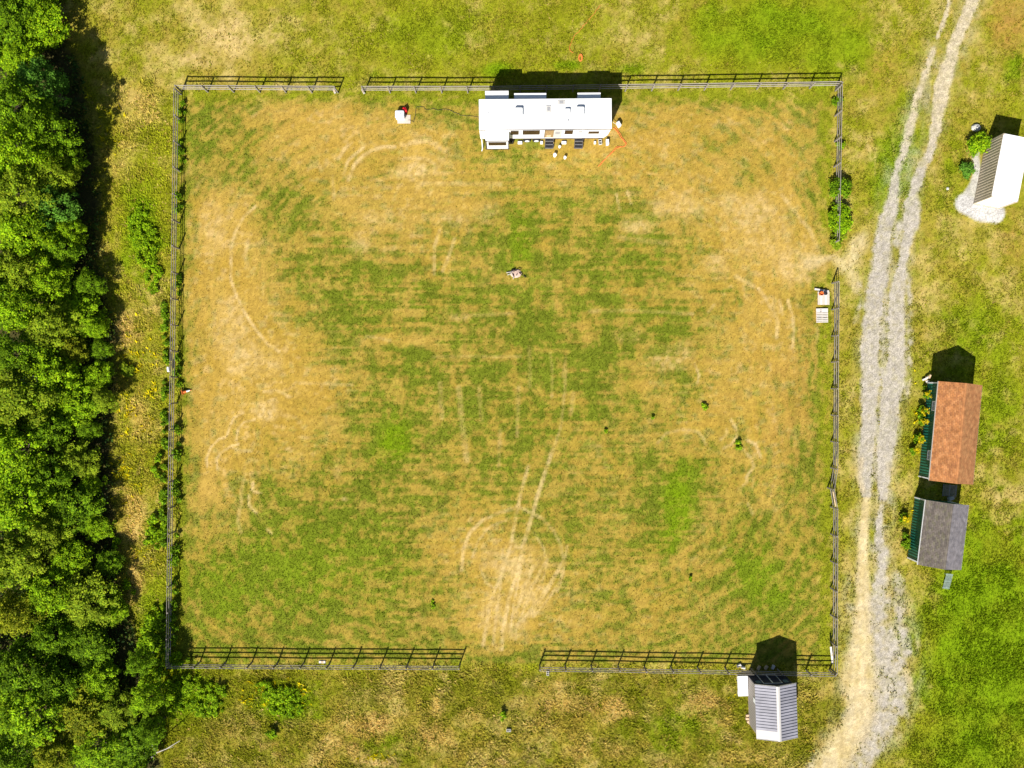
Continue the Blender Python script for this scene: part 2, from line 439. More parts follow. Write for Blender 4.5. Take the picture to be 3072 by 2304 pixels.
# pale bare soil: wheel tracks and worn places
TR = [
 ([(1046, 542), (1060, 500), (1080, 476), (1115, 451), (1150, 441), (1185, 443)], 6, .75),
 ([(1032, 520), (1046, 483), (1067, 458), (1090, 444)], 5, .7), ([(1014, 476), (1032, 448), (1056, 430)], 6, .6),
 ([(1212, 476), (1247, 472), (1282, 479), (1303, 493)], 6, .8),
 ([(1000, 530), (998, 560), (1003, 600)], 5, .4), ([(1230, 430), (1275, 422), (1310, 432), (1335, 452)], 8, .5),
 ([(764, 621), (729, 652), (705, 697), (694, 750), (694, 836), (705, 881), (729, 934), (764, 986), (800, 1030), (835, 1052)], 5, .85),
 ([(745, 720), (738, 760), (742, 800)], 7, .5),
 ([(620, 1402), (620, 1374), (634, 1343), (658, 1319), (679, 1310)], 4, .85),
 ([(683, 1308), (690, 1277), (703, 1253), (728, 1237)], 4, .85),
 ([(651, 1405), (650, 1378), (662, 1357), (690, 1341), (717, 1334)], 4, .8),
 ([(710, 1322), (714, 1287), (735, 1267), (766, 1258)], 4, .8),
 ([(692, 1340), (720, 1352), (752, 1356)], 4, .6),
 ([(757, 1447), (754, 1466)], 5, .9), ([(763, 1476), (785, 1478)], 4, .7), ([(748, 1490), (748, 1515), (757, 1530), (773, 1541)], 5, .95),
 ([(734, 1440), (728, 1460), (724, 1500), (714, 1562), (724, 1600)], 6, .45), ([(800, 1585), (815, 1600)], 5, .8),
 ([(795, 1176), (830, 1172), (868, 1192)], 5, .6), ([(790, 1210), (818, 1200)], 5, .6),
 ([(1550, 1522), (1590, 1535), (1625, 1555), (1660, 1590), (1683, 1630), (1692, 1680), (1688, 1725), (1670, 1770)], 6, .75),
 ([(1550, 1522), (1500, 1535), (1450, 1560), (1410, 1600), (1392, 1650), (1386, 1710)], 6, .7),
 ([(1600, 1600), (1628, 1640), (1638, 1690), (1630, 1740)], 4, .55),
 ([(1660, 1350), (1630, 1430), (1610, 1490), (1592, 1560), (1570, 1640), (1550, 1720), (1524, 1800), (1512, 1880), (1506, 1945)], 7, .9),
 ([(1582, 1400), (1562, 1480), (1545, 1560), (1534, 1640), (1500, 1730), (1474, 1800), (1458, 1870), (1450, 1935)], 6, .8),
 ([(1690, 1690), (1650, 1750), (1610, 1805), (1568, 1860)], 7, .75), ([(1640, 1680), (1610, 1740), (1580, 1790)], 6, .7),
 ([(1600, 1700), (1570, 1770), (1545, 1850)], 7, .7), ([(1660, 1740), (1630, 1790), (1590, 1850)], 5, .7),
 ([(1660, 1350), (1682, 1285), (1694, 1200), (1700, 1110)], 5, .45), ([(1650, 1060), (1658, 1120), (1655, 1190)], 5, .45),
 ([(1700, 1070), (1690, 1130)], 5, .4), ([(1376, 1165), (1384, 1250), (1398, 1380)], 10, .5), ([(1437, 1165), (1445, 1260)], 8, .5),
 ([(1320, 1150), (1326, 1250)], 8, .5), ([(1500, 1290), (1494, 1400)], 6, .4), ([(1555, 1160), (1550, 1310)], 6, .5), ([(1590, 1040), (1592, 1160)], 6, .4), ([(1722, 1180), (1712, 1240)], 7, .5),
 ([(1520, 1560), (1470, 1580), (1432, 1620), (1418, 1670)], 4, .5), ([(1440, 1700), (1455, 1745), (1490, 1770)], 4, .5), ([(1700, 1640), (1690, 1730), (1650, 1790), (1600, 1850)], 5, .6), ([(1510, 1650), (1500, 1760), (1490, 1850), (1478, 1930)], 5, .7), ([(1565, 1700), (1548, 1790), (1530, 1900)], 4, .8), ([(1625, 1700), (1590, 1780), (1556, 1870), (1545, 1920)], 4, .7),
 ([(2318, 916), (2332, 965), (2332, 1010)], 6, .75), ([(2363, 899), (2380, 948), (2384, 993), (2378, 1040)], 5, .7), ([(2338, 900), (2350, 945)], 5, .6),
 ([(2276, 868), (2304, 905), (2318, 930)], 6, .8), ([(2210, 830), (2260, 860)], 7, .5), ([(2345, 585), (2380, 630), (2430, 690), (2450, 740)], 7, .6),
 ([(2085, 1090), (2095, 1128), (2091, 1149)], 4, .85), ([(2125, 935), (2142, 915)], 5, .6),
 ([(2192, 1258), (2210, 1285), (2208, 1310), (2195, 1335), (2172, 1347)], 5, .8), ([(2182, 1288), (2180, 1305), (2165, 1316)], 5, .8),
 ([(2240, 1320), (2268, 1335), (2284, 1372)], 5, .8), ([(2235, 1352), (2254, 1372), (2259, 1400), (2240, 1430), (2242, 1448), (2234, 1456)], 5, .75),
 ([(2244, 1512), (2258, 1540)], 5, .6), ([(1975, 1330), (2000, 1300), (2050, 1290), (2095, 1297), (2110, 1315), (2115, 1332)], 5, .5), ([(2175, 1640), (2160, 1660)], 5, .5),
 ([(1847, 585), (1858, 630)], 4, .8), ([(1884, 572), (1891, 610)], 4, .8), ([(1318, 690), (1305, 740), (1302, 820)], 6, .6), ([(1362, 715), (1345, 770), (1328, 812)], 6, .6),
 ([(1770, 936), (1900, 932), (2080, 940)], 6, .45), ([(1400, 945), (1540, 940)], 6, .4), ([(1860, 715), (2000, 728)], 9, .5), ([(1300, 1070), (1560, 1072)], 6, .35), ([(900, 1150), (1060, 1156)], 5, .5),
 ([(1100, 1010), (1170, 1018)], 5, .4), ([(1250, 550), (1500, 552)], 7, .4), ([(2451, 985), (2451, 1030)], 5, .9), ([(2600, 420), (2612, 480)], 4, .4), ([(2625, 450), (2628, 530)], 4, .4), ([(2672, 380), (2684, 500)], 4, .5),
]
trk = np.zeros_like(PX)
brk = sstep(.30, .66, .45 * fbm(PX, PY, 30, 41) + .55 * n_spk)
for pts, w, s in TR:
    trk = np.maximum(trk, track([(a_ + random.uniform(-2.5, 2.5), b_ + random.uniform(-2.5, 2.5)) for a_, b_ in pts], np.array(w) * .9, .55) * min(1, s * .85) * (.30 + .70 * brk))
BL = [(690, 100, 110, 80, .7), (820, 110, 70, 60, .5), (580, 180, 80, 30, .6), (640, 60, 90, 40, .35), (1260, 512, 80, 26, .8), (1190, 520, 45, 22, .5), (1340, 480, 50, 25, .3),
      (735, 1075, 75, 60, .55), (690, 990, 60, 90, .35), (640, 700, 40, 100, .3), (820, 1085, 35, 45, .35), (800, 1235, 42, 36, .8), (812, 1245, 18, 14, .9), (868, 1350, 12, 9, .8), (1035, 1497, 12, 9, .8), (1012, 1405, 14, 30, .4),
      (1540, 1690, 90, 65, .55), (1590, 1790, 65, 60, .5), (1480, 1840, 36, 70, .4), (1545, 1880, 45, 45, .4),
      (1905, 675, 60, 30, .6), (2040, 625, 110, 40, .5), (2240, 640, 90, 70, .55), (2180, 600, 70, 30, .5), (2150, 790, 35, 40, .5), (2290, 740, 90, 40, .4), (2010, 1080, 70, 40, .55), (2050, 1060, 40, 40, .4), (1350, 660, 60, 30, .45), (1130, 660, 80, 30, .4), (1080, 740, 40, 30, .4), (1460, 640, 50, 40, .4), (1170, 750, 25, 15, .5),
      (2400, 790, 90, 60, .6), (2400, 830, 60, 30, .6), (2345, 690, 50, 60, .35), (1880, 1010, 50, 25, .3), (1380, 950, 30, 14, .5),
      (1660, 100, 40, 40, .0), (1850, 100, 40, 40, .25), (1960, 90, 40, 50, .25), (2760, 900, 60, 50, .35), (2880, 720, 70, 60, .3), (2920, 940, 60, 50, .3), (3030, 900, 50, 80, .3), (2990, 1180, 40, 40, .25),
      (1140, 2290, 70, 14, .85), (1410, 2292, 16, 16, .8), (1510, 2285, 26, 18, .7), (1586, 2270, 14, 40, .6), (1530, 2290, 30, 16, .6), (2985, 1490, 60, 18, .5), (3050, 1480, 40, 40, .4), (2880, 1680, 0.1, .1, 0),
      (2780, 1790, 60, 60, .35), (2790, 2060, 12, 12, .5), (2460, 2150, 0.1, .1, 0), (2440, 2040, 40, 20, .35), (2690, 1100, 0.1, .1, 0)]
pale = trk.copy()
spk = sstep(.38, .60, fbm(PX, PY, 11, 43, 2) * .65 + n_mid * .35)
for x, y, rx, ry, s in BL:
    if s > 0: pale = np.maximum(pale, blob(x, y, rx, ry, soft=.8) * s * (.35 + .65 * spk))
pale = np.clip(pale, 0, 1)

lush = np.zeros_like(PX)
for x, y, rx, ry, rot, s in [(2960, 1960, 260, 420, 0, 1.0), (2900, 2250, 200, 150, 0, .8), (2300, 90, 260, 110, 0, .75), (2480, 120, 150, 130, 0, .6), (2040, 1500, 60, 150, .25, .8), (1180, 1320, 60, 70, 0, .85), (900, 1700, 300, 150, 0, .35),
        (650, 1750, 160, 120, 0, .4), (430, 700, 70, 150, 0, 1.0), (2690, 480, 90, 200, .2, .8), (1490, 210, 60, 26, 0, 1.0), (1710, 195, 50, 18, 0, 1.0), (550, 2080, 130, 90, 0, .9), (860, 2110, 110, 60, 0, .95),
        (1320, 90, 200, 90, 0, .35), (1900, 210, 60, 20, 0, .7), (2930, 1000, 140, 130, 0, .55), (2980, 1240, 90, 160, 0, .55), (1560, 720, 40, 110, 0, .45), (2300, 1740, 120, 110, 0, .5), (2040, 2180, 170, 80, 0, .45), (1200, 2230, 120, 50, 0, .4), (470, 1880, 60, 140, 0, .7), (2850, 560, 40, 170, .12, .45), (3040, 200, 40, 60, 0, .8), (1120, 225, 30, 20, 0, .6), (1180, 620, 0.1, .1, 0, 0)]:
    if s > 0: lush = np.maximum(lush, blob(x, y, rx, ry, rot, soft=.8, wob=.5, seed=5) * s)
lush = np.clip(lush * (.72 + .6 * fbm(PX, PY, 40, 44)), 0, 1)
rust = np.zeros_like(PX)
for x, y, rx, ry, s in [(3030, 70, 90, 90, .8), (2740, 100, 0.1, .1, 0), (390, 1600, 45, 240, .5), (410, 1250, 50, 140, .25), (400, 300, 110, 110, .25), (1120, 2190, 130, 60, .3), (1180, 2110, 0.1, .1, 0), (820, 2240, 60, 40, .4), (1300, 2210, 80, 60, .25), (1000, 2260, 60, 60, .2), (1700, 2110, 130, 60, .4), (1850, 2120, 50, 40, .6), (2130, 2120, 90, 60, .6), (2440, 2230, 60, 60, .4), (2700, 480, 0.1, .1, 0), (2640, 220, 80, 120, .35), (2840, 420, 50, 160, .4), (3040, 720, 60, 100, .4), (2600, 1350, 0.1, .1, 0), (2560, 1800, 0.1, .1, 0), (560, 1300, 0.1, .1, 0), (2400, 1200, 90, 330, .55), (2350, 1300, 60, 120, .3)]:
    if s > 0: rust = np.maximum(rust, blob(x, y, rx, ry, soft=.9, wob=.5, seed=6) * s)
rust = np.clip(rust * (.5 + fbm(PX, PY, 30, 46)), 0, 1)
drypatch = np.zeros_like(PX)
for x, y, rx, ry, s in [(1120, 2180, 120, 40, .9), (1060, 2250, 40, 25, .9), (1010, 2225, 30, 30, .8), (1090, 2270, 22, 22, .8), (1200, 2240, 50, 30, .8), (1310, 2120, 30, 40, .8), (1300, 2210, 70, 40, .8), (1420, 2150, 50, 30, .6), (1640, 2110, 110, 40, .7), (1840, 2120, 40, 35, 1), (1890, 2140, 40, 16, 1), (2110, 2110, 70, 40, .9), (2150, 2160, 60, 30, .7), (2450, 2080, 70, 30, .6), (1850, 2255, 60, 30, .6), (1700, 2250, 60, 25, .6), (2000, 2280, 80, 25, .5), (2250, 2270, 120, 25, .6), (400, 1560, 40, 90, .9), (400, 1740, 30, 110, 1), (380, 970, 36, 70, .8), (410, 1250, 40, 70, .7), (420, 330, 60, 70, .6), (345, 480, 60, 60, .5), (680, 2200, 60, 30, .4)]:
    drypatch = np.maximum(drypatch, blob(x, y, rx, ry, soft=.9, wob=.8, seed=8) * s)

# the drive: grey gravel wheel strips, tan sand further south
grav = np.zeros_like(PX)
jit = .8 + .4 * fbm(PX, PY, 20, 51)
for pts, w, s in [
 ([(2855, -150), (2849, 7), (2832, 62), (2812, 110)], 7, .7), ([(2800, 146), (2780, 215), (2755, 278), (2738, 347), (2721, 424), (2696, 497), (2684, 548)], [9, 11, 12, 12, 13, 13, 13], .72),
 ([(2960, -150), (2919, 7), (2894, 62), (2866, 122), (2846, 194), (2828, 264), (2818, 319), (2807, 382), (2795, 440)], [17, 17, 15, 15, 18, 20, 19, 16, 10], .95),
 ([(2795, 440), (2765, 510), (2745, 560), (2738, 611)], [12, 15, 17, 19], .8),
 ([(2684, 548), (2679, 597), (2662, 663), (2651, 722), (2641, 802), (2630, 871), (2620, 941), (2613, 1010), (2610, 1080), (2613, 1149), (2610, 1187), (2606, 1273), (2599, 1360), (2596, 1430), (2599, 1482)], [10, 14, 22, 23, 22, 24, 25, 25, 25, 25, 23, 19, 20, 18, 12], 1),
 ([(2738, 611), (2731, 680), (2714, 743), (2707, 791), (2696, 854), (2689, 923), (2689, 1010), (2690, 1080), (2680, 1149), (2672, 1187), (2665, 1273), (2655, 1360), (2651, 1430), (2648, 1492)], [20, 20, 13, 11, 19, 22, 24, 24, 28, 28, 24, 22, 19, 12], 1),
 ([(2700, 680), (2690, 720)], 24, .7), ([(2662, 740), (2655, 860), (2652, 980), (2648, 1080), (2645, 1160), (2636, 1300), (2628, 1440)], [8, 8, 22, 30, 28, 24, 18], .5), ([(2720, 820), (2730, 1000), (2720, 1200)], [12, 16, 14], .42), ([(2580, 830), (2572, 960)], 14, .4),
 ([(2646, 1517), (2637, 1569), (2640, 1638), (2651, 1660), (2644, 1725), (2634, 1760), (2630, 1820), (2632, 1880)], [8, 10, 13, 20, 13, 14, 16, 16], .8),
 ([(2640, 1740), (2636, 1880), (2662, 1960), (2676, 2040), (2668, 2110), (2625, 2200), (2580, 2290), (2540, 2400)], [26, 42, 54, 56, 54, 50, 40, 36], .66), ([(2690, 1730), (2700, 1860), (2716, 1960)], [20, 26, 24], .5)]:
    grav = np.maximum(grav, track(pts, np.array(w) * 1.15, .85) * s * jit)
worn = track([(2910, -150), (2884, 7), (2850, 120), (2812, 240), (2780, 340), (2750, 430), (2715, 540), (2700, 620), (2686, 740), (2668, 850), (2655, 960), (2650, 1080), (2646, 1180), (2635, 1300), (2626, 1420), (2624, 1500), (2618, 1600), (2618, 1720), (2628, 1850), (2640, 1960), (2640, 2060), (2610, 2160), (2560, 2240), (2500, 2320), (2430, 2420)],
  [70, 62, 62, 62, 62, 62, 66, 62, 62, 66, 68, 72, 70, 66, 62, 56, 54, 66, 96, 112, 110, 96, 84, 80, 80], .5)
worn_s = np.where(PY < 560, .36, np.where(PY < 980, .42, np.where(PY < 1480, .58, .66)))
grav_n = .30 * fbm(PX, PY, 40, 52) + .70 * (.5 * n_spk + .5 * vnoise(PX, PY * .6, 13, 53))
grav = np.clip(1.1 * sstep(-.26, .26, grav - .12 - .80 * grav_n), 0, 1) * (grav > .03)
sand = np.zeros_like(PX)
for pts, w, s in [([(2599, 1500), (2592, 1569), (2589, 1673), (2589, 1725), (2588, 1819), (2586, 1910), (2580, 1982), (2578, 2040)], [11, 14, 17, 19, 24, 30, 44, 56], .95),
 ([(2572, 2075), (2590, 2120), (2570, 2180), (2528, 2242), (2486, 2300), (2420, 2400)], [36, 42, 46, 48, 50, 50], .95), ([(2620, 1990), (2630, 2080)], 24, .4), ([(2720, 2020), (2736, 2070)], 12, .7),
 ([(2585, 1380), (2575, 1430), (2590, 1475)], 11, .6), ([(2562, 1345), (2566, 1390)], 9, .4), ([(2556, 1530), (2552, 1600)], 8, .4)]:
    sand = np.maximum(sand, track(pts, w, .75) * s)
sand = np.clip(sand * sstep(-.25, .35, sand - .7 * grav_n + .05), 0, 1)
sand = np.maximum(sand, blob(2572, 740, 30, 56, .45, soft=.7) * .8)
sand = np.maximum(sand, track([(2585, 712), (2560, 775), (2535, 800), (2500, 770), (2430, 790)], [10, 24, 20, 7, 16], .8) * .7)
sand = np.maximum(sand, track([(2555, 820), (2568, 870)], [20, 12], .6) * .6)
pad = np.zeros_like(PX)      # pale stone pad round the container
pad = np.maximum(pad, track([(2884, 600), (2895, 610), (2940, 630), (2985, 640)], [12, 30, 34, 30], .22))
pad = np.maximum(pad, track([(2927, 470), (2932, 520), (2922, 560), (2905, 590)], [10, 12, 16, 20], .4) * .85)
pad = pad * sstep(-.2, .15, pad - .6 * grav_n)
pad = np.maximum(pad, track([(2925, 425), (2930, 460)], [14, 9], .5) * .6)

# forest floor
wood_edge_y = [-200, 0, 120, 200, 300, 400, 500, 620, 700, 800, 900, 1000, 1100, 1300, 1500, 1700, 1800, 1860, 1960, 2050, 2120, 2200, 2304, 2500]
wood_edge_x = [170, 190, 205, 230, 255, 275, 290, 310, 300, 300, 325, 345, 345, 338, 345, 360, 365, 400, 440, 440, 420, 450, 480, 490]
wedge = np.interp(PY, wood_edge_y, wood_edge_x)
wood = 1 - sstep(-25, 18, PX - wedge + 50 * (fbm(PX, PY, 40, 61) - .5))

# colours are the real albedo of soil, straw, leaf and stone
A = lambda *c: np.array(c)
tan_in = A(.325, .208, .029); tan_in2 = A(.400, .264, .058); pale_c = A(.53, .385, .170)
straw = A(.290, .225, .034); straw2 = A(.415, .315, .095)
olive = A(.205, .215, .009); olive_in = A(.138, .168, .012); lush_c = A(.155, .240, .004); rust_c = A(.330, .185, .042)
def mix(a, b, t): return a + (b - a) * t[..., None]
dry_in = mix(np.broadcast_to(tan_in, XX.shape + (3,)), tan_in2, fbm(PX, PY, 60, 71))
dry_out = mix(np.broadcast_to(straw, XX.shape + (3,)), straw2, sstep(.4, .75, fbm(PX, PY, 50, 72)))
dry_out = mix(dry_out, rust_c, rust)
ins_c = inside * (1 - .75 * edge_in)
dry = mix(dry_out, dry_in, ins_c)
dry = mix(dry, np.broadcast_to(rust_c * .95, dry.shape), rust * inside * .6)
peach = sstep(.50, .70, .45 * n_spk + .35 * n_mid + .2 * (.5 + vnoise(PX * .5, PY, 11, 47) * 1.0 - .5)) * inside * (1 - sstep(.45, .8, gmap)) * .55
dry = mix(dry, A(.50, .345, .135) * np.ones_like(dry), peach)
dry = mix(dry, A(.455, .315, .095) * np.ones_like(dry), drypatch * .8)
dry = mix(dry, np.broadcast_to(pale_c, dry.shape), pale)
dry = mix(dry, A(.60, .455, .225) * np.ones_like(dry), np.clip(trk * 1.1, 0, 1) * .22)
grn = mix(np.broadcast_to(olive, XX.shape + (3,)), olive_in, ins_c)
grn = grn * (0.82 + .4 * fbm(PX, PY, 34, 73))[..., None]
grn = grn * (1 - .26 * sstep(2000, 2030, PY) * (1 - sstep(2500, 2700, PX)))[..., None]
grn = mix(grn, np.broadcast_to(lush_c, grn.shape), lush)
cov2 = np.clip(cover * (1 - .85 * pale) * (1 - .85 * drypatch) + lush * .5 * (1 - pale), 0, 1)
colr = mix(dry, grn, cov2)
grav_c = mix(A(.44, .395, .33) * np.ones_like(colr), A(.52, .44, .30) * np.ones_like(colr), 1 - sstep(300, 560, PY)); sand_c = mix(A(.47, .365, .180) * np.ones_like(colr), A(.56, .455, .265), sstep(.3, .7, .6 * fbm(PX, PY * .25, 16, 56) + .4 * n_spk)); pad_c = A(.52, .50, .48) * np.ones_like(colr)
grav = np.clip(grav, 0, 1); sand = np.clip(sand, 0, 1)
roadside = sstep(.2, .9, n_fine * .6 + n_mid * .4 + .2)
worn_k = worn * worn_s * sstep(.25, .72, .5 * grav_n + .5 * vnoise(PX, PY * .3, 14, 57))
colr = mix(colr, mix(A(.40, .325, .165) * np.ones_like(colr), A(.41, .37, .31), sstep(.4, .6, fbm(PX, PY, 60, 58))), worn_k)
colr = mix(colr, grav_c, grav * (.45 + .55 * roadside))
colr = mix(colr, sand_c, np.clip(sand * (.55 + .45 * roadside), 0, 1))
colr = mix(colr, pad_c, pad * .95)
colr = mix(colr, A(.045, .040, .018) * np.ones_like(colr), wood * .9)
micro = vnoise(PX, PY, 7, 75) * .6 + rng.random(PX.shape) * .4
colr = colr * (.70 + .62 * micro)[..., None]
darkspot = sstep(.66, .80, vnoise(PX, PY, 9, 76) * .7 + n_spk * .3) * inside * sstep(.15, .5, cov2) * .38
colr = mix(colr, grn * .55, darkspot)
grassy = np.clip(1 - np.maximum(np.maximum(grav * .95, sand), np.maximum(pad * 1.2, worn_k * .6)), 0, 1)

ZZ = .05 * (fbm(PX, PY, 160, 81) - .5) + .03 * (fbm(PX, PY, 12, 82) - .5) * (1 - .5 * inside)
ZZ = ZZ - .03 * np.maximum(trk, np.maximum(grav, sand))
fade = np.minimum(np.minimum(XX + 54, 54 - XX), np.minimum(YY + 42, 42 - YY)); ZZ = ZZ * np.clip(fade / 3, 0, 1)

def samp(arr, x, y):
    i = np.clip(np.rint((y + 42) / STEP).astype(int), 0, NY - 1); j = np.clip(np.rint((x + 54) / STEP).astype(int), 0, NX - 1)
    return arr[i, j]

# split the sheet into ground, paddock, gravel drive and stone pad: they share their borders
idx = np.arange(NX * NY).reshape(NY, NX)
quads = np.stack([idx[:-1, :-1], idx[:-1, 1:], idx[1:, 1:], idx[1:, :-1]], -1).reshape(-1, 4)
def qm(a): return ((a[:-1, :-1] + a[:-1, 1:] + a[1:, 1:] + a[1:, :-1]) / 4).ravel()
road_zone = (PX > 2540) & (PX < 2990)
is_road = (qm(np.maximum(grav, sand) * road_zone) > .40)
is_pad = (qm(pad) > .5) & ~is_road
is_in = (qm(inside) > .5) & ~is_road & ~is_pad
Vall = np.stack([XX, YY, ZZ], -1).reshape(-1, 3); Call = colr.reshape(-1, 3); Gall = np.maximum(grav, pad).ravel()
def sheet(name, sel, label=None, ring=False):
    q = quads[sel]; used = np.unique(q)
    mp = np.full(len(Vall), -1, np.int64); mp[used] = np.arange(len(used))
    V = Vall[used]; C = Call[used]; g = Gall[used]; F = mp[q]
    if ring:
        xa, xb, ya, yb = GX[0], GX[-1], GY[0], GY[-1]; R = 600.0
        rv = np.array([(xa, ya, 0), (xb, ya, 0), (xb, yb, 0), (xa, yb, 0), (-R, -R, 0), (R, -R, 0), (R, R, 0), (-R, R, 0)])
        n = len(V); V = np.vstack([V, rv]); C = np.vstack([C, np.tile(A(.17, .17, .03), (8, 1))]); g = np.concatenate([g, np.zeros(8)])
        F = np.vstack([F, n + np.array([(0, 4, 5, 1), (1, 5, 6, 2), (2, 6, 7, 3), (3, 7, 4, 0)])])
    o = link(name, np_mesh(name, V, F, M_GROUND, C, True, {'gravel': g}))
    tag(o, label, None, None, 'structure')
    return o
sheet('ground', ~(is_road | is_pad | is_in), 'open meadow ground of mixed green and straw-coloured grass around the fenced paddock', True)
sheet('paddock_ground', is_in, 'worn golden paddock soil with green patches and curved tyre marks inside the fence')
sheet('gravel_road', is_road, 'grey gravel and tan sand farm track running beside the right-hand fence')
sheet('gravel_pad', is_pad, 'pale stone pad around the foot of the corrugated container')

# ------------------------------------------------------------------ grass and weeds (nobody could count them)
def tufts(name, n, dens, hmin, hmax, wmin, wmax, blades, lean, colfn, label, cat, zone=(-52, 52, -40, 40), mat=None, hfn=None):
    xs, ys = [], []
    got = 0
    while got < n:
        x = rng.uniform(zone[0], zone[1], n); y = rng.uniform(zone[2], zone[3], n)
        k = rng.random(n) < dens(x, y)
        xs.append(x[k]); ys.append(y[k]); got += k.sum()
        if k.sum() < n * .002: break
    x = np.concatenate(xs)[:n]; y = np.concatenate(ys)[:n]; n = len(x)
    z = samp(ZZ, x, y) - .01
    h = rng.uniform(hmin, hmax, n) * (hfn(x, y) if hfn is not None else 1)
    c0 = colfn(x, y)
    V = np.zeros((n, blades, 3, 3), np.float32)
    for b in range(blades):
        a = rng.uniform(0, 2 * np.pi, n); w = rng.uniform(wmin, wmax, n) / 2
        l = rng.uniform(.3, 1, n) * lean * h
        ox = rng.normal(0, .03, n); oy = rng.normal(0, .03, n)
        ca, sa = np.cos(a), np.sin(a)
        V[:, b, 0] = np.stack([x + ox - sa * w, y + oy + ca * w, z], -1)
        V[:, b, 1] = np.stack([x + ox + sa * w, y + oy - ca * w, z], -1)
        V[:, b, 2] = np.stack([x + ox + ca * l, y + oy + sa * l, z + h * rng.uniform(.7, 1, n)], -1)
    C = np.repeat(c0[:, None, :], blades, 1) * rng.uniform(.86, 1.16, (n, blades, 1))
    C = np.repeat(C[:, :, None, :], 3, 2).reshape(-1, 3)
    F = np.arange(n * blades * 3).reshape(-1, 3)
    o = link(name, np_mesh(name, V.reshape(-1, 3), F, mat or M_GRASS, np.clip(C, 0, .9)))
    tag(o, label, cat, None, 'stuff')
    return o

forest_or_road = np.clip(wood + (1 - grassy) * 1.15, 0, 1)
obstacle = np.zeros_like(PX)       # footprints of buildings, kept free of grass
for x0, x1, y0, y1 in [(1440, 1825, 300, 440), (2780, 2890, 1160, 1440), (2740, 2850, 1505, 1685), (2262, 2362, 2015, 2180), (2930, 3072, 420, 620), (2452, 2487, 875, 914), (1192, 1231, 345, 371)]:
    obstacle = np.maximum(obstacle, ((PX > x0) & (PX < x1) & (PY > y0) & (PY < y1)) * 1.0)
free = (1 - obstacle) * (1 - forest_or_road)

strip = np.clip((1 - sstep(500, 525, PX)) * sstep(230, 330, PY + 60 * (n_big - .5)) + sstep(1995, 2012, PY) * (1 - sstep(2380, 2460, PX)), 0, 1) * (1 - inside)
fenceveg = edge_in * (1 - sstep(534, 548, PX))
def padcol(x, y):
    g_ = rng.random(len(x)) < np.clip(.12 + .95 * samp(cov2, x, y), 0, 1)
    return np.where(g_[:, None], samp(grn, x, y) * .86, samp(dry, x, y) * 1.0)
def meadcol(x, y):
    k_ = rng.random(len(x))[:, None]
    c_ = samp(colr, x, y) * 1.22
    c_ = np.where(k_ < .22, samp(grn, x, y) * 1.0, c_)
    return np.where(k_ > .90 + .3 * samp(lush, x, y)[:, None], samp(dry, x, y) * 1.2, c_)
clump = sstep(.35, .7, fbm(PX, PY, 46, 91))
D_in = inside * free * np.clip(.10 + .9 * cov2, 0, 1) * (1 - .8 * pale)
tufts('paddock_grass', 190000, lambda x, y: samp(D_in, x, y), .03, .085, .05, .11, 2, .9,
      padcol, 'short patchy paddock grass growing inside the rail fence', 'grass', (-32, 31, -27, 28))
D_out = (1 - inside) * free * (1 - strip * .75) * (.25 + .75 * cov2) * (1 - .6 * pale)
tufts('meadow_grass', 170000, lambda x, y: samp(D_out, x, y), .06, .17, .06, .13, 3, 1.1,
      meadcol, 'knee-high meadow grass north and east of the fenced paddock', 'grass',
      hfn=lambda x, y: .5 + .5 * samp(clump, x, y) + .55 * samp(lush * clump, x, y))
D_weed = strip * free + fenceveg * .3 * free
def weedcol(x, y):
    c = samp(colr, x, y) * 1.65
    k = rng.random(len(x))[:, None]
    c = np.where(k < .14, samp(grn, x, y) * 1.1, c)
    c = np.where(k > .95, samp(dry, x, y) * 1.4, c)
    return c
tufts('tall_weeds', 52000, lambda x, y: samp(np.clip(D_weed, 0, 1), x, y), .06, .19, .10, .20, 4, 1.8, weedcol,
      'tall rough weeds in the strips outside the left and bottom fences', 'weeds', (-50, 34, -40, 32), hfn=lambda x, y: .55 + 1.0 * samp(clump, x, y))
# yellow flower heads
flo = strip * free * (np.maximum.reduce([blob(420, 1150, 60, 230, soft=.9), blob(370, 1430, 60, 90, soft=.9), blob(440, 1700, 40, 90) * .4, blob(820, 2080, 120, 50, soft=.9) * .8, blob(770, 2060, 30, 20), blob(1130, 2275, 60, 20), blob(2200, 2060, 30, 40), blob(500, 2020, 90, 30) * .5, blob(330, 330, 60, 200) * .25]))
flo = flo + (1 - inside) * free * np.maximum.reduce([blob(2745, 1240, 16, 120), blob(2720, 1540, 25, 20)])
tufts('yellow_wildflowers', 1500, lambda x, y: samp(np.clip(flo * (n_mid > .5), 0, 1), x, y), .25, .4, .10, .18, 3, 1.2,
      lambda x, y: np.tile(A(.80, .66, .01), (len(x), 1)) * rng.uniform(.7, 1.1, (len(x), 1)), 'scattered yellow wildflowers among the tall weeds', 'wildflowers', (-42, 42, -40, 32))

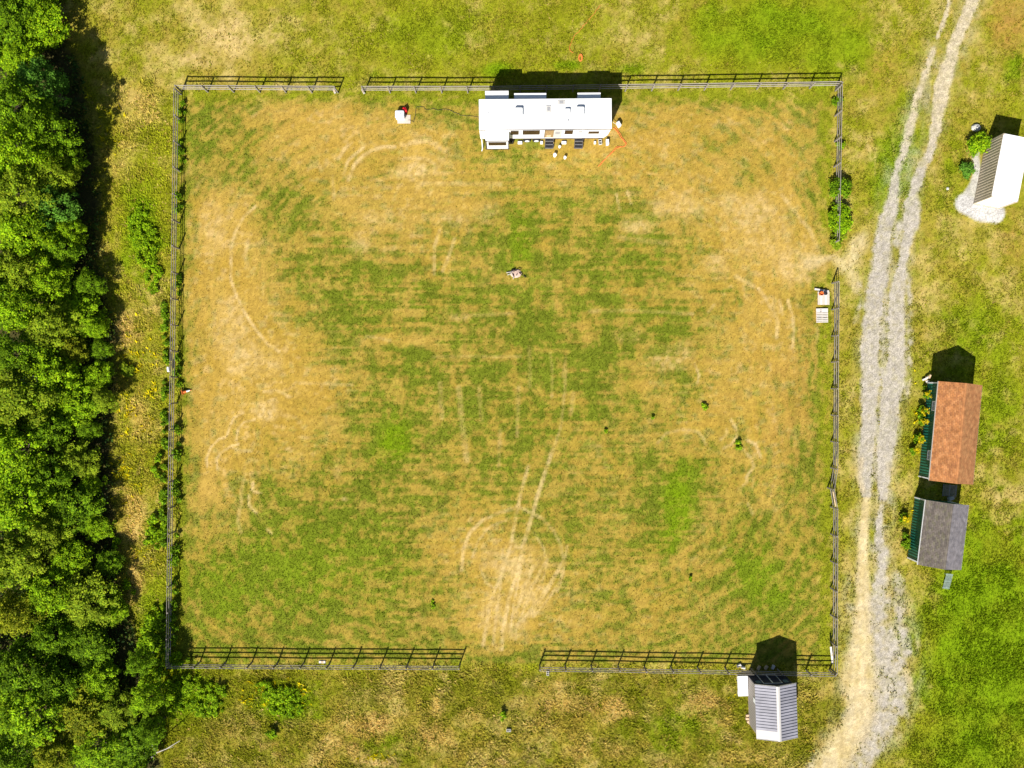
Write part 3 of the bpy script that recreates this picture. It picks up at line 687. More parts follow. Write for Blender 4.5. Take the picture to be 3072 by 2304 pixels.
# ------------------------------------------------------------------ leafy plants
def leaf_cloud(centers, radii, per, size, col, r, colvar=.3, up=1.0, flat=.8):
    """leaf-sized quads spread through lumps; returns V, F, C"""
    n = len(centers) * per
    c = np.repeat(centers, per, 0); rad = np.repeat(radii, per)
    d = r.normal(size=(n, 3)); d /= np.linalg.norm(d, axis=1, keepdims=True)
    d[:, 2] = np.where(d[:, 2] < -.35, -d[:, 2], d[:, 2])
    p = c + d * (rad * np.where(r.random(n) < .22, r.uniform(.9, 1.7, n), r.uniform(.35, 1.0, n) ** .6))[:, None] * A(1, 1, flat)
    nrm = d * .7 + r.normal(size=(n, 3)) * .55 + A(0, 0, up)
    nrm /= np.linalg.norm(nrm, axis=1, keepdims=True)
    t = np.cross(nrm, r.normal(size=(n, 3))); t /= np.linalg.norm(t, axis=1, keepdims=True); b = np.cross(nrm, t)
    s = r.uniform(size[0], size[1], n)[:, None] / 2
    V = np.stack([p - t * s * 1.25, p - b * s * .7, p + t * s * 1.25, p + b * s * .7], 1).reshape(-1, 3)
    F = np.arange(n * 4).reshape(-1, 4)
    lob = np.repeat(r.uniform(1 - colvar, 1 + colvar, len(centers)), per)[:, None]
    cc = col[r.integers(0, len(col), n)] * lob * r.uniform(.75, 1.25, (n, 1))
    C = np.repeat(cc, 4, 0)
    return V, F, C

PAL = {
 'bright green': A((.225, .385, .006), (.300, .440, .008), (.115, .225, .006)),
 'deep green': A((.150, .275, .006), (.200, .330, .008), (.075, .155, .006)),
 'yellow-green': A((.240, .330, .012), (.280, .350, .016), (.160, .250, .012)),
 'blue-green': A((.115, .270, .025), (.150, .305, .030), (.075, .180, .018)),
 'olive': A((.250, .290, .010), (.300, .310, .014), (.160, .210, .010)),
}
def tree_meshes(hue, seed):
    """8 m tree with a 2.6 m crown radius: trunk with limbs, crown of leaf lumps"""
    r = np.random.default_rng(seed); rr = random.Random(seed)
    H, R = 8.0, 2.6
    g = Geo()
    top = Vector((rr.uniform(-.3, .3), rr.uniform(-.3, .3), H * .78))
    g.tube([(0, 0, -.1), (0.02, 0, H * .2), (top.x * .5, top.y * .5, H * .5), top], [.17, .14, .10, .03], 7)
    lobes = []; rads = []
    az = r.uniform(0, 6.28); wob = r.uniform(.72, 1.12, 9)
    NL = 128
    for i in range(NL):
        t = (i + .5) / NL
        zz = 1 - 1.55 * t                     # from the top down past the equator
        a = i * 2.39996 + az + r.normal() * .25
        k = wob[int((a % 6.283) / 6.283 * 9) % 9]
        hor = math.sqrt(max(0, 1 - min(1, abs(zz)) ** 2)) if zz > -.55 else .8
        f = r.uniform(.42, 1.12)
        lobes.append((math.cos(a) * hor * R * k * f, math.sin(a) * hor * R * k * f, H * .60 + zz * H * .36 * r.uniform(.8, 1.05)))
        rads.append(r.uniform(.18, .60))
    lobes = np.array(lobes); rads = np.array(rads)
    for i in range(0, NL, 10):
        b = Vector(lobes[i]) * .88; s = Vector((top.x * .4, top.y * .4, max(H * .2, b.z - 1.4 - rr.random())))
        g.tube([s, (s + b) / 2 + Vector((0, 0, .2)), b], [.06, .045, .02], 4)
    V, F, C = leaf_cloud(lobes, rads, 74, (.11, .24), PAL[hue], r, .38)
    return np_mesh('crown', V, F, M_LEAF, C), g.mesh('trunk', M_BARK)

# (x, y of the crown in the photo, height, crown radius, hue)
TREES = [(80, -45, 7, 2.6, 'bright green'), (105, 70, 6.2, 2.3, 'bright green'), (40, 60, 8, 2.6, 'deep green'), (60, 180, 7.5, 2.5, 'bright green'), (125, 255, 7.0, 2.0, 'blue-green'), (50, 320, 8.6, 2.8, 'deep green'),
 (135, 390, 8.4, 2.6, 'deep green'), (60, 450, 8.6, 2.7, 'bright green'), (165, 520, 7.2, 2.2, 'yellow-green'), (55, 580, 8.3, 2.6, 'yellow-green'), (150, 620, 6.5, 2.1, 'blue-green'), (80, 700, 8, 2.7, 'bright green'),
 (185, 745, 5.8, 2.2, 'deep green'), (40, 810, 8, 2.6, 'yellow-green'), (150, 850, 7, 2.4, 'bright green'), (250, 850, 4.4, 1.7, 'deep green'), (60, 930, 7.8, 2.5, 'bright green'), (245, 950, 4.6, 1.8, 'bright green'), (150, 980, 7.2, 2.5, 'yellow-green'),
 (225, 1050, 5.2, 1.9, 'olive'), (50, 1070, 8, 2.5, 'deep green'), (285, 1045, 3.2, 1.2, 'deep green'), (145, 1130, 6.8, 2.4, 'bright green'), (275, 1130, 3.8, 1.5, 'bright green'), (230, 1215, 5.4, 2.1, 'bright green'), (60, 1200, 8.2, 2.6, 'yellow-green'),
 (150, 1290, 7, 2.3, 'deep green'), (275, 1285, 3.8, 1.4, 'deep green'), (50, 1350, 8.2, 2.6, 'bright green'), (235, 1385, 5.4, 1.8, 'yellow-green'), (140, 1430, 7, 2.3, 'deep green'), (290, 1450, 3.4, 1.4, 'bright green'), (45, 1510, 8.2, 2.6, 'bright green'),
 (220, 1520, 6, 2.2, 'deep green'), (135, 1590, 7.4, 2.5, 'yellow-green'), (290, 1580, 4, 1.6, 'bright green'), (225, 1670, 6.3, 2.1, 'bright green'), (50, 1670, 8.2, 2.7, 'yellow-green'), (315, 1690, 3.4, 1.4, 'deep green'), (145, 1770, 7.4, 2.5, 'bright green'),
 (265, 1800, 6.3, 2.3, 'yellow-green'), (45, 1840, 8.2, 2.6, 'olive'), (345, 1830, 3.4, 1.3, 'bright green'), (155, 1910, 7.2, 2.4, 'deep green'), (270, 1930, 5.6, 1.9, 'deep green'), (60, 2010, 8.2, 2.6, 'deep green'), (170, 2050, 7.2, 2.3, 'deep green'), (300, 2040, 5.4, 1.9, 'bright green'),
 (90, 2140, 8, 2.6, 'bright green'), (235, 2140, 7, 2.5, 'olive'), (360, 2130, 5.6, 1.9, 'yellow-green'), (45, 2250, 8.2, 2.6, 'deep green'), (165, 2260, 7.4, 2.4, 'olive'), (300, 2250, 6.5, 2.2, 'bright green'), (415, 2240, 5.0, 1.8, 'deep green'), (380, 2320, 5.6, 1.8, 'bright green'), (110, 2340, 7.6, 2.4, 'bright green'),
 (405, 1985, 7.5, 1.7, 'deep green'), (425, 2090, 7.6, 1.9, 'bright green'), (455, 2190, 6.5, 1.5, 'deep green'), (205, 470, 6.4, 1.7, 'deep green'), (235, 690, 6.0, 1.6, 'bright green'), (300, 980, 4.6, 1.3, 'bright green'), (305, 1200, 5.0, 1.5, 'yellow-green'),
 (-45, 120, 8.5, 2.8, 'deep green'), (-50, 520, 8.6, 2.8, 'bright green'), (-45, 900, 8.6, 2.8, 'deep green'), (-50, 1300, 8.6, 2.8, 'bright green'), (-50, 1700, 8.6, 2.8, 'deep green'), (-50, 2080, 8.6, 2.8, 'bright green')]
ORD = ['first', 'second', 'third', 'fourth', 'fifth', 'sixth', 'seventh', 'eighth', 'ninth', 'tenth', 'eleventh', 'twelfth', 'thirteenth', 'fourteenth', 'fifteenth', 'sixteenth', 'seventeenth', 'eighteenth', 'nineteenth', 'twentieth']
TM = {}
def tree_variant(hue, k):
    key = (hue, k)
    if key not in TM: TM[key] = tree_meshes(hue, 100 + 17 * list(PAL).index(hue) + k)
    return TM[key]
cnt = {}
for q, (x, y, h, r, hue) in enumerate(sorted(TREES, key=lambda t: t[1])):
    h = h * (.74 if x < 108 else .66 if x < 200 else .58) * (1.1 if y < 700 else 1)
    if x > 200: x += random.uniform(-26, 22)
    r = r * random.uniform(.72, 1.14)
    if y < 215: h *= .62
    elif y < 520: h *= 1.12
    if x < 0: place, word = 'cut off by the photo\'s left border', 'huge'
    elif x < 108: place, word = 'along the photo\'s left border', 'tall'
    elif x < 200: place, word = 'down the middle of the wood', 'mid-height'
    else: place, word = 'on the wood\'s grassy edge', 'small'
    cnt[(hue, place)] = cnt.get((hue, place), 0) + 1
    root = empty('tree', Vector((G(x, y, h * .66).x, G(x, y, h * .66).y, 0)), random.uniform(0, 6.28))
    root.scale = (r / 2.6, r / 2.6, h / 8.0)
    cm, tm = tree_variant(hue, q % 2)
    link('trunk', tm, root); link('crown', cm, root)
    tag(root, f"{word} {hue} tree, {ORD[cnt[(hue, place)] - 1]} so coloured from top, {place}", 'tree', 'trees of the wood on the left')

# dark shrubby undergrowth below the trees
n = 2300
ux = rng.uniform(-53, -32, n * 4); uy = rng.uniform(-40, 41, n * 4)
k = samp(wood, ux, uy) > .45
ux, uy = ux[k][:n], uy[k][:n]
cen = np.stack([ux, uy, rng.uniform(.1, .9, len(ux))], -1)
V, F, C = leaf_cloud(cen, rng.uniform(.3, .7, len(ux)), 18, (.14, .30), A((.045, .095, .014), (.070, .110, .012), (.095, .090, .018), (.030, .065, .014)), rng)
o = link('undergrowth', np_mesh('undergrowth', V, F, M_LEAF, C)); tag(o, 'dark shrubby undergrowth on the floor of the wood', 'undergrowth', None, 'stuff')

def thicket(name, label, cat, spots, hue, dens=6, kind='stuff', size=(.12, .24), per=60):
    """patch of leafy weeds: spots = (x, y, rx, ry, height) in photo pixels / metres"""
    cen = []; rad = []
    for (x, y, rx, ry, h) in spots:
        m = max(3, int(rx * ry / 1024 * math.pi * dens))
        a = rng.uniform(0, 6.28, m); t = np.sqrt(rng.random(m))
        for i in range(m):
            p = G(x + math.cos(a[i]) * t[i] * rx, y + math.sin(a[i]) * t[i] * ry)
            hh = h * (1 - .45 * t[i] ** 2) * rng.uniform(.6, 1)
            cen.append((p.x, p.y, hh * .6)); rad.append(rng.uniform(.14, .34) * (.6 + .4 * h) * (.8 if dens > 7 else 1))
    V, F, C = leaf_cloud(np.array(cen), np.array(rad), per, size, PAL[hue], rng, .25)
    o = link(name, np_mesh(name, V, F, M_LEAF, C)); tag(o, label, cat, None, kind)
    return o
thicket('nettle_patch', 'bright green bed of nettles between the wood and the left fence', 'nettles', [(420, 680, 32, 60, .8), (445, 740, 36, 70, .9), (465, 830, 25, 50, .7)], 'bright green', 9, 'stuff', (.08, .18), 46)
thicket('bramble_patch', 'dense green brambles below the lower left fence corner', 'brambles', [(560, 2050, 60, 28, .9), (640, 2070, 50, 26, .9), (540, 2100, 46, 32, .7), (620, 2120, 55, 26, .6)], 'bright green', 10, 'stuff', (.08, .18), 46)
thicket('bramble_patch', 'bright green brambles under the sixth to ninth posts of bottom left fence', 'brambles', [(850, 2085, 55, 22, .8), (860, 2125, 52, 26, .6), (800, 2060, 30, 18, .8)], 'bright green', 10, 'stuff', (.08, .18), 46)
thicket('corner_bush', 'leafy bush swallowing the lower left corner of the fence', 'bush', [(515, 1960, 26, 42, 1.25), (545, 1975, 26, 20, 1.0), (470, 1890, 26, 60, 1.1), (480, 1850, 22, 40, .9), (445, 1930, 26, 60, .8), (470, 2010, 34, 30, .8)], 'bright green', 6, 'thing')
thicket('fence_vines', 'green creeper climbing along the left paddock fence', 'creeper', [(540, 600, 9, 45, .9), (541, 860, 8, 40, .5), (538, 1110, 8, 50, .6), (536, 1320, 9, 60, .9), (533, 1480, 9, 60, .8), (530, 1640, 9, 60, .9), (527, 1790, 9, 60, .9), (525, 1880, 9, 50, 1), (548, 340, 7, 50, .5), (546, 470, 7, 60, .6), (500, 1000, 8, 120, .5), (498, 1250, 9, 120, .6), (494, 1550, 9, 140, .7)], 'deep green', 6)
thicket('weed_bank', 'leafy green weeds beside the left fence below the orange cone', 'weeds', [(478, 1390, 24, 40, .8), (470, 1580, 28, 50, .9), (460, 1620, 24, 40, .8), (390, 1760, 20, 28, .7), (350, 1600, 18, 40, .6)], 'bright green', 3)

# ------------------------------------------------------------------ single shrubs and clumps
def shrub(name, label, cat, x, y, r, h, hue, group=None, dens=1.0, per=70, size=(.10, .2)):
    p = G(x, y); root = empty(name, (p.x, p.y, 0))
    m = max(5, int(18 * dens * (r / .6) ** 1.6))
    a = rng.uniform(0, 6.28, m); t = np.sqrt(rng.random(m))
    jx = rng.uniform(.55, 1.1); cen = np.stack([np.cos(a) * t * r * .9 * jx, np.sin(a) * t * r * .9 / jx ** .5, h * (.35 + .5 * rng.random(m)) * (1 - .4 * t)], -1)
    V, F, C = leaf_cloud(cen, rng.uniform(.22, .40, m) * min(1, r), per, size, PAL[hue], rng, .25)
    link('foliage', np_mesh('foliage', V, F, M_LEAF, C), root)
    g = Geo()
    for i in range(min(m, 6)): g.tube([(0, 0, -.05), tuple(cen[i] * .5 + A(0, 0, .05)), tuple(cen[i])], [.025, .018, .008], 4)
    link('stem', g.mesh('stem', M_BARK), root)
    tag(root, label, cat, group)
    return root
shrub('shrub', 'large bright green bush around the end of the upper right fence', 'bush', 2512, 660, 1.25, 1.5, 'bright green', 'bushes along the right fence')
shrub('shrub', 'dark green bush on the right fence just north of the big bright bush', 'bush', 2512, 570, .9, 1.5, 'deep green', 'bushes along the right fence')
shrub('shrub', 'low bright bush hugging the lowest rail end by the sandy gap', 'bush', 2508, 720, .8, .9, 'yellow-green', 'bushes along the right fence')
shrub('shrub', 'small dark shrub near the top of the right fence', 'bush', 2508, 305, .45, .8, 'deep green', 'bushes along the right fence')
shrub('shrub', 'small shrub halfway along the upper right fence', 'bush', 2516, 440, .4, .7, 'bright green', 'bushes along the right fence')
shrub('shrub', 'glossy green bush growing against the corrugated container', 'bush', 2922, 440, .95, 1.7, 'bright green', None, 1.3)
shrub('shrub', 'feathery low shrub beside the stone pad', 'bush', 2893, 515, .7, .8, 'blue-green')
shrub('weed_clump', 'green weed clump with dark shadow, upper one in right half of paddock', 'weed', 2112, 1220, .36, .45, 'bright green', 'weed clumps in the paddock', .6, 40)
shrub('weed_clump', 'round bright weed clump ringed by curved tyre marks', 'weed', 2216, 1334, .40, .40, 'bright green', 'weed clumps in the paddock', .7, 40)
shrub('weed_clump', 'tiny weed clump between the tyre tracks and the upper weed clump', 'weed', 1958, 1253, .2, .4, 'deep green', 'weed clumps in the paddock', .5, 30)
shrub('weed_clump', 'tiny weed clump in lower right part of paddock, above the long fence', 'weed', 2070, 1735, .2, .35, 'bright green', 'weed clumps in the paddock', .5, 30)
shrub('weed_clump', 'tiny weed clump just left of centre in green grass', 'weed', 1817, 1293, .2, .25, 'bright green', 'weed clumps in the paddock', .5, 30)
shrub('weed_clump', 'weed clump beside the bottom fence gap on the left part', 'weed', 1298, 1812, .35, .15, 'bright green', 'weed clumps in the paddock', .4, 30)
shrub('sapling', 'lone sapling casting a round black shadow in the bottom meadow', 'sapling', 820, 2196, .42, 1.0, 'bright green', None, 1.2)
shrub('sapling', 'small green sapling left of the concrete block in the bottom meadow', 'sapling', 1506, 2142, .35, .8, 'bright green')
shrub('fern', 'pale green fern clump at the wood\'s grassy edge', 'fern', 385, 1110, .75, .6, 'yellow-green', None, .7, 50, (.08, .26))
shrub('fern', 'pale bramble tip sticking out of the wood near the bottom', 'fern', 345, 1855, .6, 1.0, 'yellow-green', None, .6, 50)
for (x, y, r, lab) in [(2772, 1180, .5, 'goldenrod clump at the north corner of the orange-roofed shed'), (2760, 1235, .55, 'goldenrod clump just below the shed\'s upper window'), (2757, 1262, .4, 'goldenrod clump midway along the orange-roofed shed wall'),
                       (2748, 1315, .5, 'goldenrod clump between the two windows of the orange-roofed shed'), (2735, 1350, .4, 'goldenrod clump beside the shed\'s lower window'), (2705, 1552, .45, 'goldenrod clump left of the grey-roofed shed'), (2710, 1620, .6, 'leafy green clump at the grey-roofed shed\'s lower wall')]:
    root = shrub('goldenrod', 'yellow ' + lab if 'leafy' not in lab else lab, 'plant', x, y, r, .9, 'deep green', 'plants along the green shed walls', .8, 50)
    if 'leafy' not in lab:
        m = 7; a = rng.uniform(0, 6.28, m)
        V, F, C = leaf_cloud(np.stack([np.cos(a) * r * .5, np.sin(a) * r * .5, rng.uniform(.75, 1.05, m)], -1), np.full(m, .13), 16, (.07, .13), A((.65, .50, .01), (.55, .45, .01)), rng)
        link('flower_head', np_mesh('flower_head', V, F, M_LEAF, C), root)['kind'] = 'stuff'
# dead branch leaning out of the wood
g = Geo()
b0 = G(455, 2262); P = lambda x, y, z: tuple(G(x, y, z) - Vector((b0.x, b0.y, 0)))
g.tube([P(455, 2272, .1), P(470, 2258, 1.2), P(500, 2246, 1.7), P(540, 2222, 2.3)], [.06, .05, .04, .02], 6)
g.tube([P(470, 2258, 1.2), P(458, 2240, 1.6), P(455, 2230, 1.9)], [.04, .03, .015], 5)
g.tube([P(500, 2246, 1.7), P(520, 2240, 1.7)], [.03, .012], 5)
o = g.obj('dead_branch', M_DEADWOOD, None, (b0.x, b0.y, 0)); tag(o, 'bleached forked dead branch leaning out of the wood at the bottom', 'branch')
g = Geo(); b1 = G(190, 1150)
for i in range(7):
    a = .2 + i * .45; g.tube([(0, 0, 3.6), (math.cos(a) * .4, math.sin(a) * .4, 4.3), (math.cos(a + .2) * (.7 + .2 * (i % 3)), math.sin(a + .2) * .7, 4.6)], [.02, .014, .006], 4)
g.tube([(0, 0, 0), (0, 0, 3.6)], [.07, .03], 6)
o = g.obj('bare_tree', M_DEADWOOD, None, (b1.x, b1.y, 0)); tag(o, 'leafless grey treetop poking through the middle of the wood', 'tree')

# ------------------------------------------------------------------ paddock fence
POSTH = 1.38
post_me = Geo().box((0, 0, POSTH / 2 - .1), (.11, .11, POSTH + .2)).mesh('post', M_POST)
rail_me = Geo().box((0, 0, 0), (1, .024, .115)).mesh('rail', M_FENCE)
RAILZ = (1.28, .88, .48)
def fence(label, pts, side):
    """pts: photo pixels of the post tops; side: rails fixed to the left (+1) or right (-1) of the run"""
    W = [G(x, y, 1.3) for x, y in pts]
    root = empty('fence', (W[0].x, W[0].y, 0)); tag(root, label, 'fence', 'runs of the paddock fence')
    for w in W:
        link('post', post_me, root, (w.x - W[0].x, w.y - W[0].y, 0), (random.uniform(-.025, .025), random.uniform(-.025, .025), random.uniform(-.1, .1)))
    for a, b in zip(W[:-1], W[1:]):
        d = Vector((b.x - a.x, b.y - a.y, 0)); L = d.length; ang = math.atan2(d.y, d.x)
        nrm = Vector((-d.y, d.x, 0)) / L * .070 * -side
        for z in RAILZ:
            mid = (a + b) / 2 + nrm
            link('rail', rail_me, root, (mid.x - W[0].x, mid.y - W[0].y, z + random.uniform(-.02, .02)), (0, random.uniform(-.012, .012), ang), (L - .006, 1, 1))
def even(a, b, n): return [(a[0] + (b[0] - a[0]) * i / n, a[1] + (b[1] - a[1]) * i / n) for i in range(n + 1)]
fence('short pale rail fence run at the top left, ending at the narrow gap', even((526, 258), (1004, 261), 6), -1)
fence('long pale rail fence run behind the caravan, right of narrow gap', even((1084, 261), (1480, 261), 5)[:-1] + even((1480, 261), (2526, 247), 13), -1)
fence('dark-looking rail fence run along the wood side of the paddock', even((524, 266), (500, 1996), 22), 1)
fence('rail fence run at the bottom left, from brambles to wide gap', even((502, 2002), (1377, 2007), 11), 1)
fence('rail fence run at the bottom right, ending behind the grey metal shed', [(1621, 2011), (1698, 2012), (1778, 2013), (1860, 2014), (1940, 2016), (2021, 2017), (2103, 2018), (2187, 2020), (2267, 2022), (2347, 2024), (2435, 2026), (2506, 2027)], 1)
fence('rail fence run at the upper right, disappearing into green bushes', even((2525, 255), (2516, 722), 6), -1)
fence('rail fence run at the right beside the gravel road, with kinked section', even((2515, 844), (2511, 1408), 7) + [(2501, 1469), (2511, 1528)] + even((2511, 1528), (2510, 2022), 6)[1:], -1)

# ------------------------------------------------------------------ the travel trailer
Ltr, Wtr, ZB, ZR = 11.74, 2.66, 1.15, 3.62
pc = G(1636, 341.8, ZR)
TRL = empty('travel_trailer', (pc.x, pc.y, 0), math.radians(.45))
tag(TRL, 'long white travel trailer with four slide-outs parked along the top fence', 'trailer')
def tx(px, z=2.2): return G(px, 300, z).x - pc.x          # photo column -> trailer x
hw = Wtr / 2
g = Geo()
prof = [(-Ltr / 2, ZB), (Ltr / 2 - .42, ZB), (Ltr / 2 - .12, ZB + .75), (Ltr / 2 - .02, ZR - .25), (Ltr / 2 - .06, ZR - .04), (-Ltr / 2 + .03, ZR - .04), (-Ltr / 2, ZR - .2)]
n0 = len(prof)
g.v = [(x, -hw + .03, z) for x, z in prof] + [(x, hw - .03, z) for x, z in prof]
g.f = [list(range(n0))[::1], [n0 + i for i in reversed(range(n0))]] + [[(i + 1) % n0, i, n0 + i, n0 + (i + 1) % n0] for i in range(n0)]
g.obj('body', M_WHITE, TRL)
g = Geo(); g.box((0, 0, ZR), (Ltr + .02, Wtr + .03, .07), bevel=.03); g.obj('roof', M_ROOFWHITE, TRL)
g = Geo(); g.box((-.1, -hw + .012, ZB - .02), (Ltr - .7, .03, .10)); g.box((-.1, hw - .012, ZB - .02), (Ltr - .7, .03, .10)); g.obj('skirt_trim', M_TRIM, TRL)
g = Geo(); g.box((0, -hw - .04, ZR - .05), (Ltr * .995, .05, .09)); g.obj('gutter_shadow_line', M_TRIM, TRL)  # gutter made dark and thick to stand in for its shadow line
g = Geo()
for yy in (-.75, .75): g.box((0, yy, ZB - .16), (Ltr - .6, .10, .2))
for xx in np.linspace(-5, 5, 7): g.box((xx, 0, ZB - .15), (.1, 1.4, .12))
g.obj('chassis', M_TRIM, TRL)
def window(parent, x0, x1, y, z0, z1, nm='window', ny=-1, frame=M_TRIM):
    w = Geo().box(((x0 + x1) / 2, y + ny * .006, (z0 + z1) / 2), (x1 - x0 - .05, .02, z1 - z0 - .05)).obj(nm, M_GLASS, parent)
    f = Geo(); t = .035
    for (cx_, cz_, dx_, dz_) in (((x0 + x1) / 2, z0, x1 - x0 + t, t), ((x0 + x1) / 2, z1, x1 - x0 + t, t), (x0, (z0 + z1) / 2, t, z1 - z0 - t), (x1, (z0 + z1) / 2, t, z1 - z0 - t)):
        f.box((cx_, y + ny * .012, cz_), (dx_, .035, dz_))
    f.obj('frame', frame, w)
    return w
ys = -hw + .03
window(TRL, tx(1532), tx(1555), ys, 2.22, 3.14)
window(TRL, tx(1568), tx(1618), ys, 2.22, 3.2)
window(TRL, tx(1693), tx(1716.5), ys, 2.26, 3.18)
window(TRL, tx(1764), tx(1795), ys, 2.34, 2.84)
# open main doorway, door leaf folded flat against the wall, second door
d = Geo().box((tx(1647), ys - .004, 2.33), (.78, .02, 1.85)).obj('doorway', M_TAN, TRL)
Geo().box((tx(1647) - .02, ys - .014, 1.75), (.40, .01, .6)).obj('lower_panel', M_LUMBER, d)
f = Geo(); 
for xx in (-.41, .41): f.box((tx(1647) + xx, ys - .012, 2.33), (.05, .04, 1.9))
f.box((tx(1647), ys - .012, 3.28), (.87, .04, .05)); f.obj('frame', M_TRIM, d)
d = Geo().box((tx(1671.5), ys - .05, 2.33), (.70, .045, 1.8)).obj('door', M_LTGREY, TRL); d['label'] = 'light grey door leaf folded open against the wall'
Geo().box((tx(1671.5), ys - .077, 2.75), (.42, .012, .6)).obj('pane', M_GREYPL, d)
d = Geo().box((tx(1736.5), ys - .012, 2.2), (.72, .04, 1.95)).obj('door', M_WHITE, TRL)
Geo().box((tx(1739), ys - .036, 2.85), (.36, .012, .34)).obj('pane', M_GREYPL, d)
Geo().box((tx(1727.5), ys - .045, 2.2), (.05, .05, .16)).obj('handle', M_BLACK, d)
# slide-outs
def slide(x0, x1, out, side, z0=.85, z1=3.05, win=False):
    cx_ = (x0 + x1) / 2; cy_ = side * (hw - .35 + (out + .35) / 2); dd = out + .35
    s = Geo().box((cx_, cy_, (z0 + z1) / 2), (x1 - x0, dd, z1 - z0)).obj('slide_out', M_WHITE, TRL)
    Geo().box((cx_, cy_ + side * .0, z1 + .03), (x1 - x0 + .06, dd + .02, .05)).obj('slide_roof', M_ROOFWHITE, s)
    yo = side * (hw + out)
    t = Geo()
    t.box((cx_, yo + side * .03, z1 - .02), (x1 - x0 + .1, .06, .10)); t.box((cx_, yo + side * .03, z0 + .02), (x1 - x0 + .1, .06, .07))
    for xx in (x0, x1): t.box((xx, yo + side * .025, (z0 + z1) / 2), (.09, .05, z1 - z0 - .16))
    t.obj('edge_trim', M_TRIM, s)
    if win: window(s, x0 + .22, x1 - .22, yo, 1.85, 2.66, 'window', side)
slide(tx(1457, 3.05), tx(1525, 3.05), .80, -1, .85, 3.05, True)
slide(tx(1457, 3.05), tx(1525, 3.05), .95, 1)
slide(tx(1544, 3.05), tx(1638, 3.05), .72, 1)
slide(tx(1734, 3.05), tx(1801, 3.05), .72, 1)
def ty(py, z=ZR): return G(1536, py, z).y - pc.y
for px_, py_, w_, l_, h_ in ((1556, 338, .78, .84, .33), (1740, 337, .78, .84, .33), (1702, 337, .55, .55, .26)):
    a = Geo().box((tx(px_, ZR), ty(py_), ZR + .035 + h_ / 2), (w_, l_, h_), bevel=.16).obj('air_conditioner', M_WHITE, TRL)
    Geo().box((tx(px_, ZR), ty(py_), ZR + .045), (w_ * .9, l_ * 1.02, .03)).obj('base_gasket', M_LTGREY, a)
for px_, py_, w_, l_ in ((1645.6, 328.6, .46, .64), (1684, 309, .66, .44)):
    a = Geo().box((tx(px_, ZR), ty(py_), ZR + .07), (w_, l_, .07), bevel=.03).obj('roof_vent', M_LTGREY, TRL)
    Geo().box((tx(px_, ZR), ty(py_), ZR + .115), (w_ * .5, l_ * .5, .03)).obj('vent_lid', M_GREYPL, a)
a = Geo(); a.cone((tx(1704, ZR), ty(364), ZR + .02), (tx(1704, ZR), ty(364), ZR + .22), .05, .05, 10); a.obj('plumbing_vent', M_GREYPL, TRL)
a = Geo(); a.cone((tx(1464, ZR), ty(339), ZR + .02), (tx(1464, ZR), ty(339), ZR + .14), .04, .03, 8); a.obj('plumbing_vent', M_GREYPL, TRL)
# wheels, jacks, drain pipe, storage box
for sy in (-1, 1):
    for px_ in (1581, 1609):
        w = Geo().lathe([(.12, -.11), (.34, -.11), (.38, -.06), (.38, .06), (.34, .11), (.12, .11)], k=18).obj('wheel', M_TYRE, TRL, (tx(px_, .4), sy * (hw - .16), .38), (math.pi / 2, 0, 0))
        Geo().lathe([(.22, -.125), (.20, -.10), (.20, .10), (.22, .125), (.06, .15)], k=14).obj('rim', M_WTRIM, w)
for px_ in (1465, 1720, 1790):
    for sy in (-.95, .95): Geo().cone((tx(px_, .5), sy, 0), (tx(px_, .5), sy, ZB), .05, .05, 8).obj('jack', M_GREYPL, TRL)
g = Geo(); xx = -Ltr / 2 + .12
g.tube([(xx, -hw - .02, 3.2), (xx, -hw - .05, 1.3), (xx + .02, -hw - .25, .5), (xx + .02, -hw - .55, .12), (xx - .05, -hw - .75, .08)], .05, 7); g.obj('drain_pipe', M_WTRIM, TRL)
g = Geo()
for px_, wd in ((1560, .42), (1625, .22), (1692, .45), (1785, .2)): g.box((tx(px_, .5), -hw + .10, .10), (wd, .26, .2))
o = None
for i, (px_, wd) in enumerate(((1560, .42), (1625, .24), (1692, .45), (1785, .2))):
    o = Geo().box((0, 0, .09), (wd, .26, .18), bevel=.03).obj('levelling_block', M_WTRIM, None, (pc.x + tx(px_, .2), pc.y - hw + .0, 0))
    tag(o, ['white wedge under the trailer, left of its wheels', 'small white wedge just right of the trailer wheels', 'white wedge between the two sets of black steps', 'small white wedge right of the trailer\'s second steps'][i], 'block', 'white wedges along the trailer')
p = G(1533, 421, .3)
root = empty('storage_crate', (p.x, p.y, 0)); tag(root, 'black crate beside the trailer slide-out, left of wheels', 'crate')
Geo().box((0, 0, .25), (.42, .5, .5)).obj('crate_body', M_BLACK, root)
g = Geo(); [g.box((0, -.2 + .13 * i, .52), (.44, .06, .03)) for i in range(4)]; g.obj('lid_slat', M_TRIM, root)
# entry steps
def steps(px_, py_, label):
    p = G(px_, py_, .3); root = empty('entry_steps', (p.x, p.y, 0)); tag(root, label, 'steps', 'black steps at the trailer doors')
    for i in range(4):
        t = Geo().box((0, .36 - .25 * i, .86 - .21 * i), (.78, .28, .05)).obj('tread', M_BLACK, root)
        Geo().box((0, .25 - .25 * i, .89 - .21 * i), (.74, .03, .012)).obj('grip_strip', M_GREYPL, t)
    for sx in (-.38, .38):
        Geo().box((sx, -.02, .52), (.045, 1.2, .10), rx=math.radians(40)).obj('stringer', M_TRIM, root)
        Geo().box((sx, .44, .42), (.05, .06, .84)).obj('leg', M_TRIM, root)
steps(1647.5, 428, 'black folding steps below the open tan doorway')
steps(1735.5, 428, 'black folding steps below the closed white trailer door')

